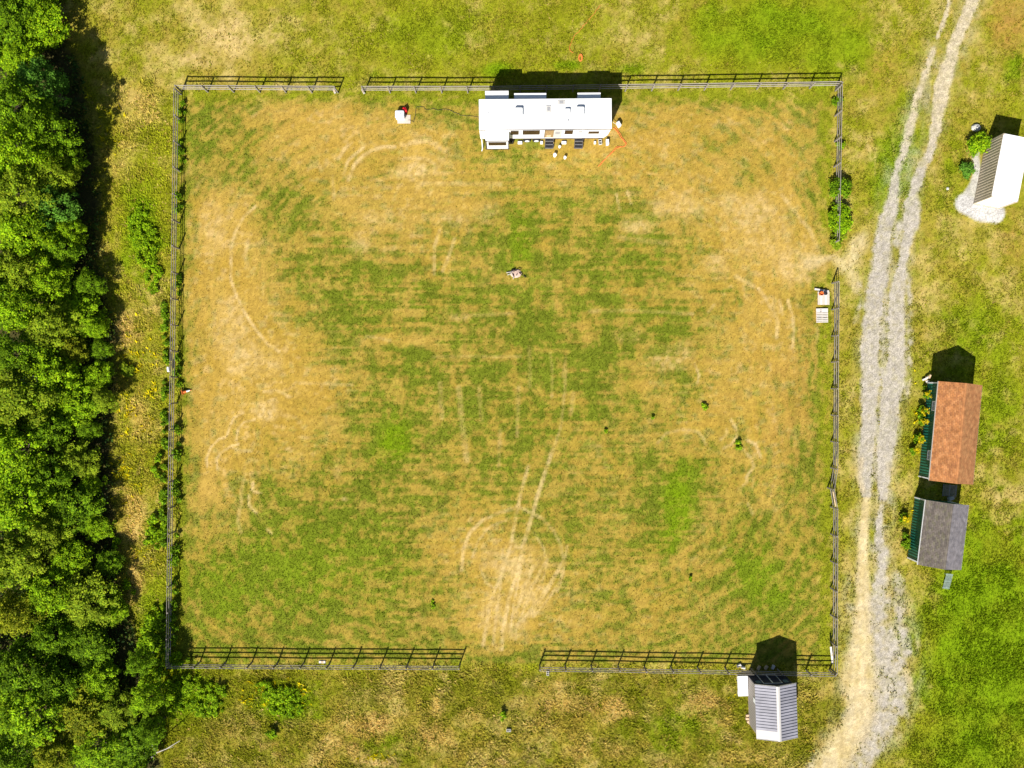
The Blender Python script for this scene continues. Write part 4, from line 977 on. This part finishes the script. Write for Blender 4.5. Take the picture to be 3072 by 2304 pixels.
# things on the grass by the trailer
def bucket(px_, py_, r, h, label, m=M_WTRIM, lid=True):
    p = G(px_, py_); root = empty('bucket', (p.x, p.y, 0)); tag(root, label, 'bucket', 'white buckets by the trailer steps')
    Geo().lathe([(r * .85, 0), (r, h), (r * .9, h), (r * .85, h - .03)], k=16).obj('pail', m, root)
    if lid: Geo().lathe([(r * 1.06, h - .01), (r * 1.06, h + .03), (r * .8, h + .04)], k=16).obj('lid', M_WTRIM, root)
    Geo().tube([(r * math.cos(a), .01, h + .02 + .10 * math.sin(a)) for a in np.linspace(0, math.pi, 9)], .008, 4).obj('handle', M_GREYPL, root)
bucket(1664, 468, .16, .36, 'largest white bucket, lower left of three on the grass')
bucket(1694.5, 475, .13, .32, 'white bucket furthest from the trailer, lower right of three')
bucket(1678.5, 442, .12, .28, 'small white bucket between the two sets of steps')
def cinder(px_, py_, rz, label, w=.2, l=.4, h=.2, z=0, holes=2, m=M_CONC):
    p = G(px_, py_); root = empty('concrete_block', (p.x, p.y, z), rz); tag(root, label, 'block', 'hollow concrete blocks')
    g = Geo(); t = .035
    g.box((-w / 2 + t / 2, 0, h / 2), (t, l, h)); g.box((w / 2 - t / 2, 0, h / 2), (t, l, h))
    for i in range(holes + 1):
        g.box((0, -l / 2 + t / 2 + (l - t) * i / holes, h / 2), (w - 2 * t - .004, t, h))
    g.obj('shell', m, root)
    Geo().box((0, 0, .015), (w - 2 * t - .006, l - .02, .03)).obj('hollow_shade', M_CHAR, root)  # dark plate painted in for the shade inside the hollows
cinder(1800, 427, .12, 'hollow concrete block below the trailer\'s front end', .30, .48)
cinder(1643, 2018, 0, 'hollow concrete block at the first post of bottom right fence', .22, .42)
cinder(1526, 2189, 1.57, 'hollow concrete block lying alone in the bottom meadow', .24, .42, .2, 0, 3)
p = G(1821, 430); root = empty('white_pail_box', (p.x, p.y, 0), .06); root.name = 'plastic_tub'
tag(root, 'upright white plastic tub right of the hollow concrete block', 'tub')
Geo().box((0, 0, .17), (.24, .46, .34), bevel=.04).obj('tub_body', M_WTRIM, root); Geo().box((0, .02, .36), (.28, .5, .03), bevel=.012).obj('lid', M_WHITE, root)
p = G(1855, 376); root = empty('utility_box', (p.x, p.y, 0), math.radians(-60)); tag(root, 'tilted white utility box at the trailer\'s front corner', 'box')
Geo().box((0, 0, .25), (.48, .30, .5), bevel=.05).obj('housing', M_WTRIM, root); Geo().box((0, 0, .51), (.36, .2, .025), bevel=.01).obj('cover', M_WHITE, root)
Geo().tube([(0, -.1, .3), (-.3, -.35, .35), (-.55, -.5, .55)], .02, 5).obj('hose', M_LTGREY, root)
def cord(name, pts, r, m, label, cat, wig=.0):
    W = []
    for (a, b) in zip(pts[:-1], pts[1:]):
        for i in range(6):
            t = i / 6; W.append(G(a[0] + (b[0] - a[0]) * t + random.uniform(-wig, wig), a[1] + (b[1] - a[1]) * t + random.uniform(-wig, wig), .055))
    W.append(G(*pts[-1], .055)); o0 = W[0].copy(); o0.z = 0
    g = Geo(); g.tube([w - o0 for w in W], r, 5)
    o = g.obj(name, m, None, o0); tag(o, label, cat)
cord('extension_cord', [(1840, 384), (1848, 390), (1860, 408), (1872, 425), (1878, 433), (1870, 440), (1850, 440), (1830, 462), (1810, 482), (1794, 500)], .028, M_CORD, 'orange cord running from the trailer front across dry grass, inner strand', 'cord', 1.0)
cord('extension_cord', [(1846, 380), (1858, 398), (1872, 420), (1880, 430), (1875, 438), (1852, 444), (1838, 456), (1815, 478), (1800, 497)], .024, M_CORD, 'orange cord doubled alongside the first one, outer strand', 'cord', 1.0)
cord('extension_cord', [(1800, 15), (1785, 38), (1755, 72), (1738, 92), (1720, 112), (1712, 130), (1708, 145), (1712, 154), (1720, 158)], .018, M_CORD, 'orange cord snaking through the meadow north of the fence', 'cord', 1.5)
g = Geo(); p = G(1741, 175)
for i in range(4): g.tube([(math.cos(a) * (.10 + .03 * i), math.sin(a) * (.20 + .05 * i), .10 + .015 * i) for a in np.linspace(0, 6.28, 14)], .018, 5)
o = g.obj('coiled_cord', M_CORD, None, (p.x, p.y, 0)); tag(o, 'coil of orange cord lying in the meadow north of the trailer', 'cord')

# generator on its board
p = G(1203, 350); root = empty('generator', (p.x, p.y, .04)); tag(root, 'white boxy generator standing on a board left of the trailer', 'generator')
Geo().box((-.03, .02, .33), (.86, .70, .66), bevel=.12).obj('housing', M_WTRIM, root)
Geo().box((.02, .05, .675), (.03, .42, .03), rz=.6).obj('handle', M_GREYPL, root)
Geo().box((.41, .0, .3), (.03, .4, .3)).obj('control_panel', M_GREYPL, root)
for sx in (-.35, .3): Geo().box((sx, -.2, -.02), (.08, .08, .05)).obj('foot', M_BLACK, root)
p = G(1212, 358); root = empty('plywood_board', (p.x, p.y, .0)); tag(root, 'pale board on the grass under the generator', 'board')
Geo().box((0, 0, .03), (1.22, .80, .022)).obj('sheet', M_PLY, root); [Geo().box((0, yy, .01), (1.2, .06, .02)).obj('batten', M_LUMBER, root) for yy in (-.34, .34)]
p = G(1216, 333); root = empty('fuel_can', (p.x, p.y, 0), .4); tag(root, 'red fuel can on the grass behind the white generator', 'can')
Geo().box((0, 0, .24), (.36, .46, .48), bevel=.1).obj('tank', M_RED, root); Geo().tube([(0, -.12, .47), (0, -.08, .55), (0, .08, .55), (0, .12, .47)], .025, 6).obj('handle', M_RED, root); Geo().cone((.08, .16, .46), (.1, .17, .55), .04, .03, 8).obj('spout', M_BLACK, root)
cord('power_cable', [(1226, 360), (1240, 366), (1246, 350), (1248, 322), (1268, 320), (1283, 330), (1300, 326), (1316, 331), (1330, 326), (1352, 332), (1380, 345), (1420, 350), (1442, 352)], .016, M_CABLE, 'thin black cable looping from the generator to the trailer', 'cable', 1.5)

# ------------------------------------------------------------------ small things in and around the paddock
p = G(1548, 820); root = empty('burn_pile', (p.x, p.y, 0)); tag(root, 'burnt-out fire spot of pink ash and charred sticks mid-paddock', 'fire pit')
g = Geo(); g.lathe([(.60, -.02), (.5, .05), (.3, .09), (.05, .11)], k=18); a = g.obj('ash_bed', M_ASH, root); a.scale = (.95, .72, 1)
for i, (x0, y0, x1, y1, z1) in enumerate([(-.45, .30, .02, .22, .25), (-.1, .42, -.2, .1, .3), (.05, .32, .48, .36, .22), (.30, .05, .62, -.22, .2), (-.32, -.02, -.18, -.38, .2), (.7, -.2, .95, -.42, .1), (-.5, .12, -.1, .3, .2), (.05, -.2, .12, -.05, .2)]):
    Geo().tube([(x0, y0, .08), ((x0 + x1) / 2, (y0 + y1) / 2, z1), (x1, y1, .1)], [.045, .04, .03], 6).obj('charred_stick', M_CHAR, root)
for x0, y0, x1, y1 in [(-.9, .05, -.3, .14), (-.8, -.15, -.35, .0), (-.25, -.55, -.22, -.2)]:
    Geo().tube([(x0, y0, .05), (x1, y1, .12)], [.05, .035], 6).obj('pale_stick', M_DEADWOOD, root)
p = G(551, 1177); tip = G(577, 1169); d = tip - p; ang = math.atan2(d.y, d.x); L = .80
root = empty('traffic_cone', (p.x, p.y, .19), ang); tag(root, 'orange and white traffic cone lying on its side by left fence', 'cone')
Geo().box((0, 0, 0), (.05, .40, .40)).obj('base_plate', M_ORANGE, root)
Geo().cone((.02, 0, 0), (.34, 0, -.05), .16, .105, 14).obj('cone_body', M_ORANGE, root)
Geo().cone((.342, 0, -.05), (.66, 0, -.11), .104, .055, 14).obj('reflective_band', M_WTRIM, root)
Geo().cone((.662, 0, -.11), (.80, 0, -.135), .054, .025, 14).obj('cone_tip', M_ORANGE, root)
p = G(514, 1108); g = Geo(); g.box((0, 0, .5), (.22, .5, .42), bevel=.09, rz=.1)
o = g.obj('feed_bag', M_WTRIM, None, (p.x, p.y, 0)); tag(o, 'white sack against the outside of the left fence', 'bag')
g.__init__()
# platform with bucket and plank, and the pallet below it
p = G(2469, 895); root = empty('wooden_platform', (p.x, p.y, 0)); tag(root, 'square grey wooden platform by the right fence, holding an orange bucket', 'platform')
for i in range(5): Geo().box((-.44 + .22 * i, 0, .13), (.214, 1.24, .025)).obj('board', M_PALLET if i % 2 else M_PLY, root)
for yy in (-.5, 0, .5): Geo().box((0, yy, .058), (1.05, .09, .115)).obj('stringer', M_LUMBER, root)
p = G(2463, 881, .3); root = empty('bucket', (p.x, p.y, .145)); tag(root, 'orange bucket on the wooden platform by right fence', 'bucket')
Geo().lathe([(.15, 0), (.19, .34), (.175, .34), (.14, .22)], k=16).obj('pail', M_ORANGE, root); Geo().tube([(.19 * math.cos(a), .01, .34 + .07 * math.sin(a)) for a in np.linspace(0, math.pi, 9)], .01, 4).obj('handle', M_BLACK, root)
p = G(2476, 880, .3); root = empty('flower_pot', (p.x, p.y, .145)); tag(root, 'dark blue pot beside the orange bucket on the platform', 'pot')
Geo().lathe([(.12, 0), (.17, .26), (.15, .27), (.13, .2)], k=14).obj('pot_body', M_NAVY, root); Geo().lathe([(.13, .20), (.05, .24)], k=12).obj('soil', M_CHAR, root)
p = G(2463, 871); root = empty('plank', (p.x, p.y, .0), math.radians(-9)); Geo().box((0, 0, .14), (1.35, .16, .05)).obj('board', M_PALLET, root); [Geo().box((xx, 0, .055), (.1, .16, .11)).obj('support', M_LUMBER, root) for xx in (-.5, .5)]
tag(root, 'pale plank lying across the top edge of the wooden platform', 'plank')
p = G(2464.5, 947); root = empty('pallet', (p.x, p.y, 0), math.radians(1)); tag(root, 'whitish slatted pallet lying just below the wooden platform', 'pallet')
ypos = [.60, .47, .34, .18, .03, -.12, -.30, -.45, -.60]
for i, yy in enumerate(ypos): Geo().box((0, yy, .13), (1.10, .122 if i < 3 else .095, .02)).obj('slat', M_PALLET, root)
for xx in (-.5, 0, .5): Geo().box((xx, 0, .06), (.05, 1.3, .115)).obj('stringer', M_LUMBER, root)
for yy in (.52, .36): Geo().box((-.12, yy, .147), (.12, .05, .012)).obj('dark_knot', M_CHAR, root)
def plank(label, a, b, za, zb, w=.12, t=.05, m=M_PALLET):
    A0, B0 = G(*a, za), G(*b, zb); root = empty('plank', (A0.x, A0.y, 0)); tag(root, label, 'plank')
    d = B0 - A0; q = d.to_track_quat('X', 'Z').to_euler()
    me = Geo().box((0, 0, 0), (d.length, w, t)).mesh('board', m); mid = (A0 + B0) / 2
    link('board', me, root, (mid.x - A0.x, mid.y - A0.y, mid.z), q)
    link('nail_batten', Geo().box((0, 0, t / 2 + .008), (w, w * .8, .014)).mesh('nail_batten', M_LUMBER), root, (mid.x - A0.x, mid.y - A0.y, mid.z), q)
plank('pale brace board leaning at the lower right fence corner', (2492, 1940), (2498, 1990), .9, .15, .16)
plank('small pale board lying among rail shadows of bottom left fence', (957, 1986), (976, 1986), .06, .06, .22)
plank('pale wood stub at the left side of the narrow top gap', (1000, 268), (1006, 280), .15, .12, .18, .12, M_DEADWOOD)
plank('pale wood stub at the right side of the narrow top gap', (1086, 268), (1093, 281), .15, .12, .18, .12, M_DEADWOOD)
plank('pale pinkish board on the kinked section of right fence', (2499, 1475), (2507, 1520), 1.38, 1.38, .10, .03, M_LUMBER)

# ------------------------------------------------------------------ shipping container (upper right)
def frame_from(NW, NE, SE, SW, z):
    a, b, c, d = [G(*q, z) for q in (NW, NE, SE, SW)]
    cen = (a + b + c + d) / 4; ex = ((b - a) + (c - d)) / 2; ey = ((a - d) + (b - c)) / 2
    return Vector((cen.x, cen.y, 0)), math.atan2(-ey.x, ey.y), ex.length, ey.length
def corrugated(parent, name, x, y0, y1, z0, z1, pitch, depth, out, m, axis='y', share=.5):
    """ribbed wall sheet standing along y at x (axis 'y') or along x (axis 'x'); out = direction of the ribs"""
    g = Geo(); n = max(1, int(round((y1 - y0) / pitch))); p = (y1 - y0) / n; pr = []
    for i in range(n):
        s = y0 + i * p
        pr += [(s, 0), (s + p * share * .5, 0), (s + p * (share * .5 + .14), depth), (s + p * (1 - .14), depth)]
    pr.append((y1, 0))
    for s, dd in pr:
        for z in (z0, z1): g.v.append((x + out * dd, s, z) if axis == 'y' else (s, x + out * dd, z))
    for i in range(len(pr) - 1): g.f.append([2 * i, 2 * i + 2, 2 * i + 3, 2 * i + 1])
    return g.obj(name, m, parent)
cen, rz, Wc, Lc = frame_from((3011, 400), (3091, 415), (3054, 606), (2973.6, 590.6), 2.5)
CT = empty('shipping_container', cen, rz); tag(CT, 'beige corrugated storage container with glaring white roof, upper right', 'container')
Hc = 2.5
corrugated(CT, 'side_wall', -Wc / 2 + .04, -Lc / 2 + .12, Lc / 2 - .12, .16, Hc - .1, .285, .04, -1, M_BEIGE)
corrugated(CT, 'side_wall', Wc / 2 - .04, -Lc / 2 + .12, Lc / 2 - .12, .16, Hc - .1, .285, .04, 1, M_BEIGE)
corrugated(CT, 'end_wall', Lc / 2 - .05, -Wc / 2 + .12, Wc / 2 - .12, .16, Hc - .1, .285, .04, 1, M_BEIGE, 'x')
Geo().box((0, 0, Hc - .02), (Wc - .05, Lc - .02, .05)).obj('roof', M_ROOFWHITE, CT)
g = Geo()
for sx in (-1, 1):
    for z in (.08, Hc - .09): g.box((sx * (Wc / 2 - .06), 0, z), (.10, Lc - .02, .12))
for sy in (-1, 1):
    for z in (.08, Hc - .09): g.box((0, sy * (Lc / 2 - .05), z), (Wc - .22, .09, .12))
g.obj('frame_rail', M_BEIGE, CT)
for sx in (-1, 1):
    for sy in (-1, 1): Geo().box((sx * (Wc / 2 - .06), sy * (Lc / 2 - .06), Hc / 2), (.124, .124, Hc + .02)).obj('corner_post', M_BEIGE, CT)
for sx in (-1, 1):
    dr = Geo().box((sx * (Wc / 4 - .06), -Lc / 2 + .07, Hc / 2), (Wc / 2 - .15, .05, Hc - .30)).obj('door', M_WHITE, CT)
    for k_ in (-.25, .25): Geo().cone((sx * (Wc / 4 - .06) + k_, -Lc / 2 + .02, .2), (sx * (Wc / 4 - .06) + k_, -Lc / 2 + .02, Hc - .2), .018, .018, 6).obj('lock_rod', M_GREYPL, dr)
p = G(2926, 384); g = Geo(); g.lathe([(.42, -.05), (.45, .15), (.33, .34), (.1, .42)], k=9); o = g.obj('boulder', M_GREYROCK, None, (p.x, p.y, 0)); o.scale = (1, .8, .8)
tag(o, 'grey boulder north of the bush beside the container', 'boulder')
p = G(2842, 566); g = Geo(); g.lathe([(.14, -.02), (.15, .06), (.08, .12)], k=7); o = g.obj('stone', M_CONC, None, (p.x, p.y, 0)); tag(o, 'small pale stone in the grass left of the stone pad', 'stone')

# ------------------------------------------------------------------ the two green-walled sheds
def shingle_row(parent, x0, z0, x1, z1, L, k, base, var, tabs, r, lift):
    """one course of shingles from (x0,z0) low edge to (x1,z1) high edge, tabs with their own tone"""
    V, F, C = [], [], []
    w = L / tabs; off = (k % 2) * w / 2
    ed = [-L / 2] + [-L / 2 + off + w * i for i in range(0 if off else 1, tabs + (1 if off else 0))] + [L / 2]
    ed = sorted(set(min(L / 2, max(-L / 2, e)) for e in ed))
    for a, b in zip(ed[:-1], ed[1:]):
        if b - a < .02: continue
        n = len(V); t = .030 * lift; gap = .006
        V += [(x0, a + gap, z0 + .02 + t), (x0, b - gap, z0 + .02 + t), (x1, b - gap, z1 + .006), (x1, a + gap, z1 + .006), (x0, a + gap, z0 - .01), (x0, b - gap, z0 - .01)]
        F += [(n, n + 1, n + 2, n + 3), (n + 4, n + 5, n + 1, n)]
        c = np.array(base[r.integers(0, len(base))]) * r.uniform(1 - var, 1 + var)
        C += [c] * 6
    F = [f if x0 > 0 else f[::-1] for f in F]
    link('shingle_row', np_mesh('shingle_row', V, F, M_SHINGLE, np.array(C)), parent)
def shed(label, corners, ze, zr, over, seed, west, east, windows=(), pitch=.26, ridge_fl=.0):
    cen, rz, W, L = frame_from(*corners, ze)
    S = empty('shed', cen, rz); tag(S, label, 'shed', 'green-walled sheds beside the gravel road')
    r = np.random.default_rng(seed); hw_, hl = W / 2 - over, L / 2 - .12
    zw = ze + over * (zr - ze) / (W / 2) - .05
    wl_ = corrugated(S, 'wall', -hw_, -hl, hl, .12, zw, pitch, .035, -1, M_GREENMET, share=.7); wl_['label'] = 'green ribbed metal wall facing the road'
    corrugated(S, 'wall', hw_, -hl, hl, .12, zw, pitch, .035, 1, M_GREENMET, share=.7)
    for sy in (-1, 1):
        g = Geo(); g.poly([(-hw_, sy * hl, .12), (hw_, sy * hl, .12), (hw_, sy * hl, zw), (0, sy * hl, zr - .06), (-hw_, sy * hl, zw)]); g.obj('gable_wall', M_GREENMET, S)
    for sx in (-1, 1):
        for sy in (-1, 1): Geo().box((sx * (hw_ + .01), sy * (hl + .005), .12 + (zw - .12) / 2), (.13, .11, zw - .12)).obj('corner_trim', M_WTRIM, S)
    Geo().box((0, 0, .06), (2 * hw_ - .05, 2 * hl - .05, .12)).obj('floor_frame', M_LUMBER, S)
    g = Geo()
    for sx in (-1, 1): g.poly([(sx * (W / 2 - .01), -L / 2 + .01, ze - .03), (sx * (W / 2 - .01), L / 2 - .01, ze - .03), (0, L / 2 - .01, zr - .03), (0, -L / 2 + .01, zr - .03)])
    g.obj('roof_deck', M_LUMBER, S)
    n = 15
    for sx, base in ((-1, west), (1, east)):
        for k_ in range(n):
            t0, t1 = k_ / n, (k_ + 1.12) / n
            shingle_row(S, sx * W / 2 * (1 - t0), ze + (zr - ze) * t0, sx * W / 2 * max(0, 1 - t1), ze + (zr - ze) * min(1, t1), L, k_, base, .08, int(L / .3), r, 1)
    g = Geo()
    for sx in (-1, 1): g.box((sx * (W / 2 + .012), 0, ze - .03), (.024, L - .01, .10))
    fa = g.obj('fascia', M_WTRIM if seed % 2 == 0 else M_LTGREY, S)
    g = Geo(); t = .05
    for sx in (-1, 1): g.poly([(0, -L / 2, zr + .035), (0, L / 2, zr + .035), (sx * .13, L / 2, zr + .02 - .04), (sx * .13, -L / 2, zr + .02 - .04)][::sx])
    me = g.mesh('ridge_cap', None); 
    c = np.ones((len(me.vertices), 4), np.float32); c[:, :3] = np.array(west).mean(0) * 1.05
    a = me.attributes.new('Col', 'FLOAT_COLOR', 'POINT'); a.data.foreach_set('color', c.ravel()); me.materials.append(M_SHINGLE); link('ridge_cap', me, S)
    for fr in windows:
        yy = hl - fr * 2 * hl
        w = Geo().box((-hw_ - .05, yy, 1.62), (.03, .74, .62)).obj('window', M_GREYPL, S)
        f = Geo()
        for (dy, dz, sy_, sz_) in ((0, .34, .9, .08), (0, -.34, .9, .08), (.41, 0, .08, .6), (-.41, 0, .08, .6)): f.box((-hw_ - .065, yy + dy, 1.62 + dz), (.08, sy_, sz_))
        f.obj('frame', M_WTRIM, w)
        f = Geo(); f.box((-hw_ - .072, yy, 1.62), (.02, .03, .58)); f.box((-hw_ - .074, yy, 1.62), (.02, .70, .03)); f.obj('glazing_bar', M_WTRIM, w)
    return S, cen, rz
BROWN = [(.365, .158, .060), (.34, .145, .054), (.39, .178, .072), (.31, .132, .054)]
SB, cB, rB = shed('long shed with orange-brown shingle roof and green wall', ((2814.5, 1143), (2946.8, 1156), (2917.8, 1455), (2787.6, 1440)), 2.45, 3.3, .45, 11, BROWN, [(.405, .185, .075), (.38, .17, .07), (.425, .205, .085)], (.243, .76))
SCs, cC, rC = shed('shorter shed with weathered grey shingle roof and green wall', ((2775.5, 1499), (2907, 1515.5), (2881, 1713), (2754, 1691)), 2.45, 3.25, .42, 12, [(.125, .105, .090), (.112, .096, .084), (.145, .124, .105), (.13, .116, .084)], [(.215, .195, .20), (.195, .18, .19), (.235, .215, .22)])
# flecks of lichen on the grey roof
p = G(2839, 1742); root = empty('metal_ramp', (p.x, p.y, 0), rC); tag(root, 'grey-green slatted ramp at the lower end of the grey-roofed shed', 'ramp')
for i in range(8): Geo().box((-.28 + .08 * i, 0, .22), (.035, 1.55, .03), rx=math.radians(12)).obj('slat', M_GALV, root)
for yy in (-.65, 0, .65): Geo().box((0, yy, .19 + yy * .21), (.66, .06, .04)).obj('crossbar', M_GALV, root)
for yy, h_ in ((.65, .30),): [Geo().box((sx, yy, h_ / 2), (.05, .05, h_)).obj('leg', M_GALV, root) for sx in (-.26, .26)]
p = G(2848, 1494); g = Geo(); g.box((0, 0, .25), (.6, .35, .3), bevel=.12, rz=.3); o = g.obj('tarp_bundle', M_GREYPL, None, (p.x, p.y, 0)); tag(o, 'pale bundle lying in the shadow between the two sheds', 'bundle')
p = G(2786, 1143); root = empty('stone_heap', (p.x, p.y, 0)); tag(root, 'little heap of pale wood offcuts at the orange shed\'s north corner', 'wood pile')
for i in range(6): Geo().box((random.uniform(-.3, .3) - .3, random.uniform(-.25, .25) + .2, .1 + .05 * i), (.34, .16, .09), rz=random.uniform(0, 3)).obj('offcut', M_LUMBER if i % 2 else M_PALLET, root)
root.name = 'offcut_pile'
p = G(2830, 1470); root = empty('panel_fence', (p.x, p.y, 0), rB); tag(root, 'dark slatted panel in the shade between the two sheds', 'panel')
for i in range(10): Geo().box((.5, .55 - .14 * i, .5), (.9, .02, .09)).obj('slat', M_SIDING, root) if False else Geo().box((.55, .5 - .11 * i, .09), (1.3, .05, .02)).obj('slat', M_SIDING, root)
for xx in (-.05, .55, 1.15): Geo().box((xx, 0, .04), (.06, 1.15, .08)).obj('batten', M_SIDING, root)

# ------------------------------------------------------------------ grey metal-roofed shed at the bottom
ze, zr = 2.55, 3.15
cen, rz, W, L = frame_from((2263, 2052), (2389, 2050.7), (2392.5, 2214.5), (2270, 2213), ze)
SD = empty('shed', cen, rz); tag(SD, 'small shed with ribbed grey metal roof at the bottom fence', 'shed')
hw_, hl = W / 2 - .16, L / 2 - .16
zw = ze - .03
for sx in (-1, 1):
    w = Geo().box((sx * (hw_ - .03), 0, .15 + (zw - .15) / 2), (.06, 2 * hl - .13, zw - .15)).obj('wall', M_SIDING, SD)
    g = Geo(); nb = 17
    for i in range(nb): g.box((sx * (hw_ + .008), -hl + .2 + i * (2 * hl - .4) / (nb - 1), .15 + (zw - .15) / 2), (.018, .035, zw - .17))
    g.obj('batten', M_LTGREY, w)
for sy in (-1, 1):
    g = Geo(); y0, y1 = sy * hl, sy * (hl - .06)
    pr = [(-hw_, .15), (hw_, .15), (hw_, zw), (0, zr - .08), (-hw_, zw)]
    g.v = [(x, y0, z) for x, z in pr] + [(x, y1, z) for x, z in pr]
    g.f = [[0, 1, 2, 3, 4], [9, 8, 7, 6, 5]] + [[i, 5 + i, 5 + (i + 1) % 5, (i + 1) % 5] for i in range(5)]
    g.obj('gable_wall', M_NAVY if sy > 0 else M_SIDING, SD)  # north gable coloured darker than the rest to imitate its shade
for sx in (-1, 1):
    d = Geo().box((sx * .43 - .05, hl + .015, 1.17), (.82, .035, 1.94)).obj('door', M_NAVY, SD)  # doors share the colour darkened for the gable's shade
    f = Geo()
    for xx in (-.41, .41): f.box((sx * .43 - .05 + xx, hl + .035, 1.17), (.05, .03, 1.95))
    for z in (.22, 2.13): f.box((sx * .43 - .05, hl + .036, z), (.77, .03, .05))
    f.obj('frame', M_WTRIM, d)
    Geo().box((sx * .08 - .05, hl + .05, 1.15), (.03, .04, .14)).obj('handle', M_GREYPL, d)
for xx in (-1.25, 1.25):
    w = Geo().box((xx, hl + .012, 1.75), (.46, .03, .62)).obj('window', M_SKYGLASS, SD)
    f = Geo()
    for (dx_, dz_, a_, b_) in ((0, .34, .56, .06), (0, -.34, .56, .06), (.26, 0, .06, .62), (-.26, 0, .06, .62)): f.box((xx + dx_, hl + .022, 1.75 + dz_), (a_, .04, b_))
    f.obj('frame', M_NAVY, w)
w = Geo().box((-hw_ - .02, .7, 1.95), (.06, .42, .5)).obj('window', M_WTRIM, SD); w['label'] = 'white window box on the west wall'
Geo().box((0, 0, .075), (2 * hw_ - .02, 2 * hl - .02, .15)).obj('floor_frame', M_LUMBER, SD)
sl = math.hypot(W / 2, zr - ze); th = math.atan2(zr - ze, W / 2); npan = 18; pw = L / npan
for sx in (-1, 1):
    for i in range(npan):
        yc = L / 2 - (i + .5) * pw
        m = M_CREAM if (sx < 0 and i >= npan - 3) else M_GREYMETAL
        pr = Geo(); M3 = lambda u, v, wv: (sx * (u * math.cos(th)) - 0, v, zr - u * math.sin(th) + wv)
        ea, eb = yc - pw / 2 + .002, yc + pw / 2 - .002
        s0, s1 = .06, sl
        P8 = [M3(s0, ea, 0), M3(s1, ea, 0), M3(s1, eb, 0), M3(s0, eb, 0), M3(s0, ea, .02), M3(s1, ea, .02), M3(s1, eb, .02), M3(s0, eb, .02)]
        n = len(pr.v); pr.v += P8
        pr.f += [[n + 4, n + 5, n + 6, n + 7], [n + 3, n + 2, n + 1, n], [n, n + 1, n + 5, n + 4], [n + 1, n + 2, n + 6, n + 5], [n + 2, n + 3, n + 7, n + 6], [n + 3, n, n + 4, n + 7]]
        if m is M_GREYMETAL:
            n = len(pr.v); ra, rb = eb - .05, eb - .012
            pr.v += [M3(s0, ra, .022), M3(s1, ra, .022), M3(s1, rb, .022), M3(s0, rb, .022), M3(s0, ra + .008, .062), M3(s1, ra + .008, .062), M3(s1, rb - .008, .062), M3(s0, rb - .008, .062)]
            pr.f += [[n + 4, n + 5, n + 6, n + 7], [n, n + 1, n + 5, n + 4], [n + 1, n + 2, n + 6, n + 5], [n + 2, n + 3, n + 7, n + 6], [n + 3, n, n + 4, n + 7]]
        pr.obj('roof_panel', m, SD)
g = Geo()
for sx in (-1, 1): g.poly([(0, -L / 2 - .01, zr + .085), (sx * .17, -L / 2 - .01, zr + .03), (sx * .17, L / 2 + .01, zr + .03), (0, L / 2 + .01, zr + .085)])
g.obj('ridge_cap', M_CREAM, SD)
for sy in (-1, 1):
    g = Geo()
    for sx in (-1, 1):
        c = (sx * W / 4, sy * (L / 2 + .014), (ze + zr) / 2 - .02); g.box(c, (sl, .024, .12), ry=sx * th)
    g.obj('barge_board', M_LTGREY, SD)
# things beside it
p = G(2225, 2053); root = empty('storage_box', (p.x, p.y, 0), math.radians(2)); tag(root, 'large white rectangular chest lying left of the grey metal shed', 'chest')
Geo().box((0, 0, .17), (.88, 1.80, .34), bevel=.05).obj('chest_body', M_WTRIM, root); Geo().box((0, 0, .37), (.94, 1.88, .06), bevel=.025).obj('lid', M_WHITE, root); [Geo().box((-.5, yy, .33), (.03, .14, .05)).obj('hinge', M_GREYPL, root) for yy in (-.5, .5)]
LOG = [(2243, 2144, 0.1, 'tan timber block, topmost of three left of the grey metal shed'), (2242, 2154, -.1, 'tan timber block, middle of three left of grey metal shed'), (2245, 2165, -.7, 'tan timber block, lowest of three left of grey metal shed'),
       (2216, 1995, .5, 'pale timber block on the fence line above the white chest'), (2228, 2001, -.3, 'orange-tan timber block right of the pale one above white chest'), (2275, 2002, 1.0, 'brown timber block at left in the grey shed\'s shadow'), (2297, 2001, .9, 'brown timber block in the middle of the grey shed\'s shadow'), (2318, 2000, 1.1, 'pale timber block at right in the grey shed\'s shadow')]
log_me = Geo().box((0, 0, .11), (.42, .22, .22), bevel=.03).mesh('timber_block', M_LUMBER)
log_me2 = Geo().box((0, 0, .11), (.40, .22, .22), bevel=.03).mesh('timber_block', M_PALLET)
for x, y, a, lab in LOG:
    p = G(x, y); o = link('timber_block', log_me2 if 'pale' in lab else log_me, None, (p.x, p.y, 0), (0, 0, a)); tag(o, lab, 'timber', 'timber blocks around the grey metal shed')
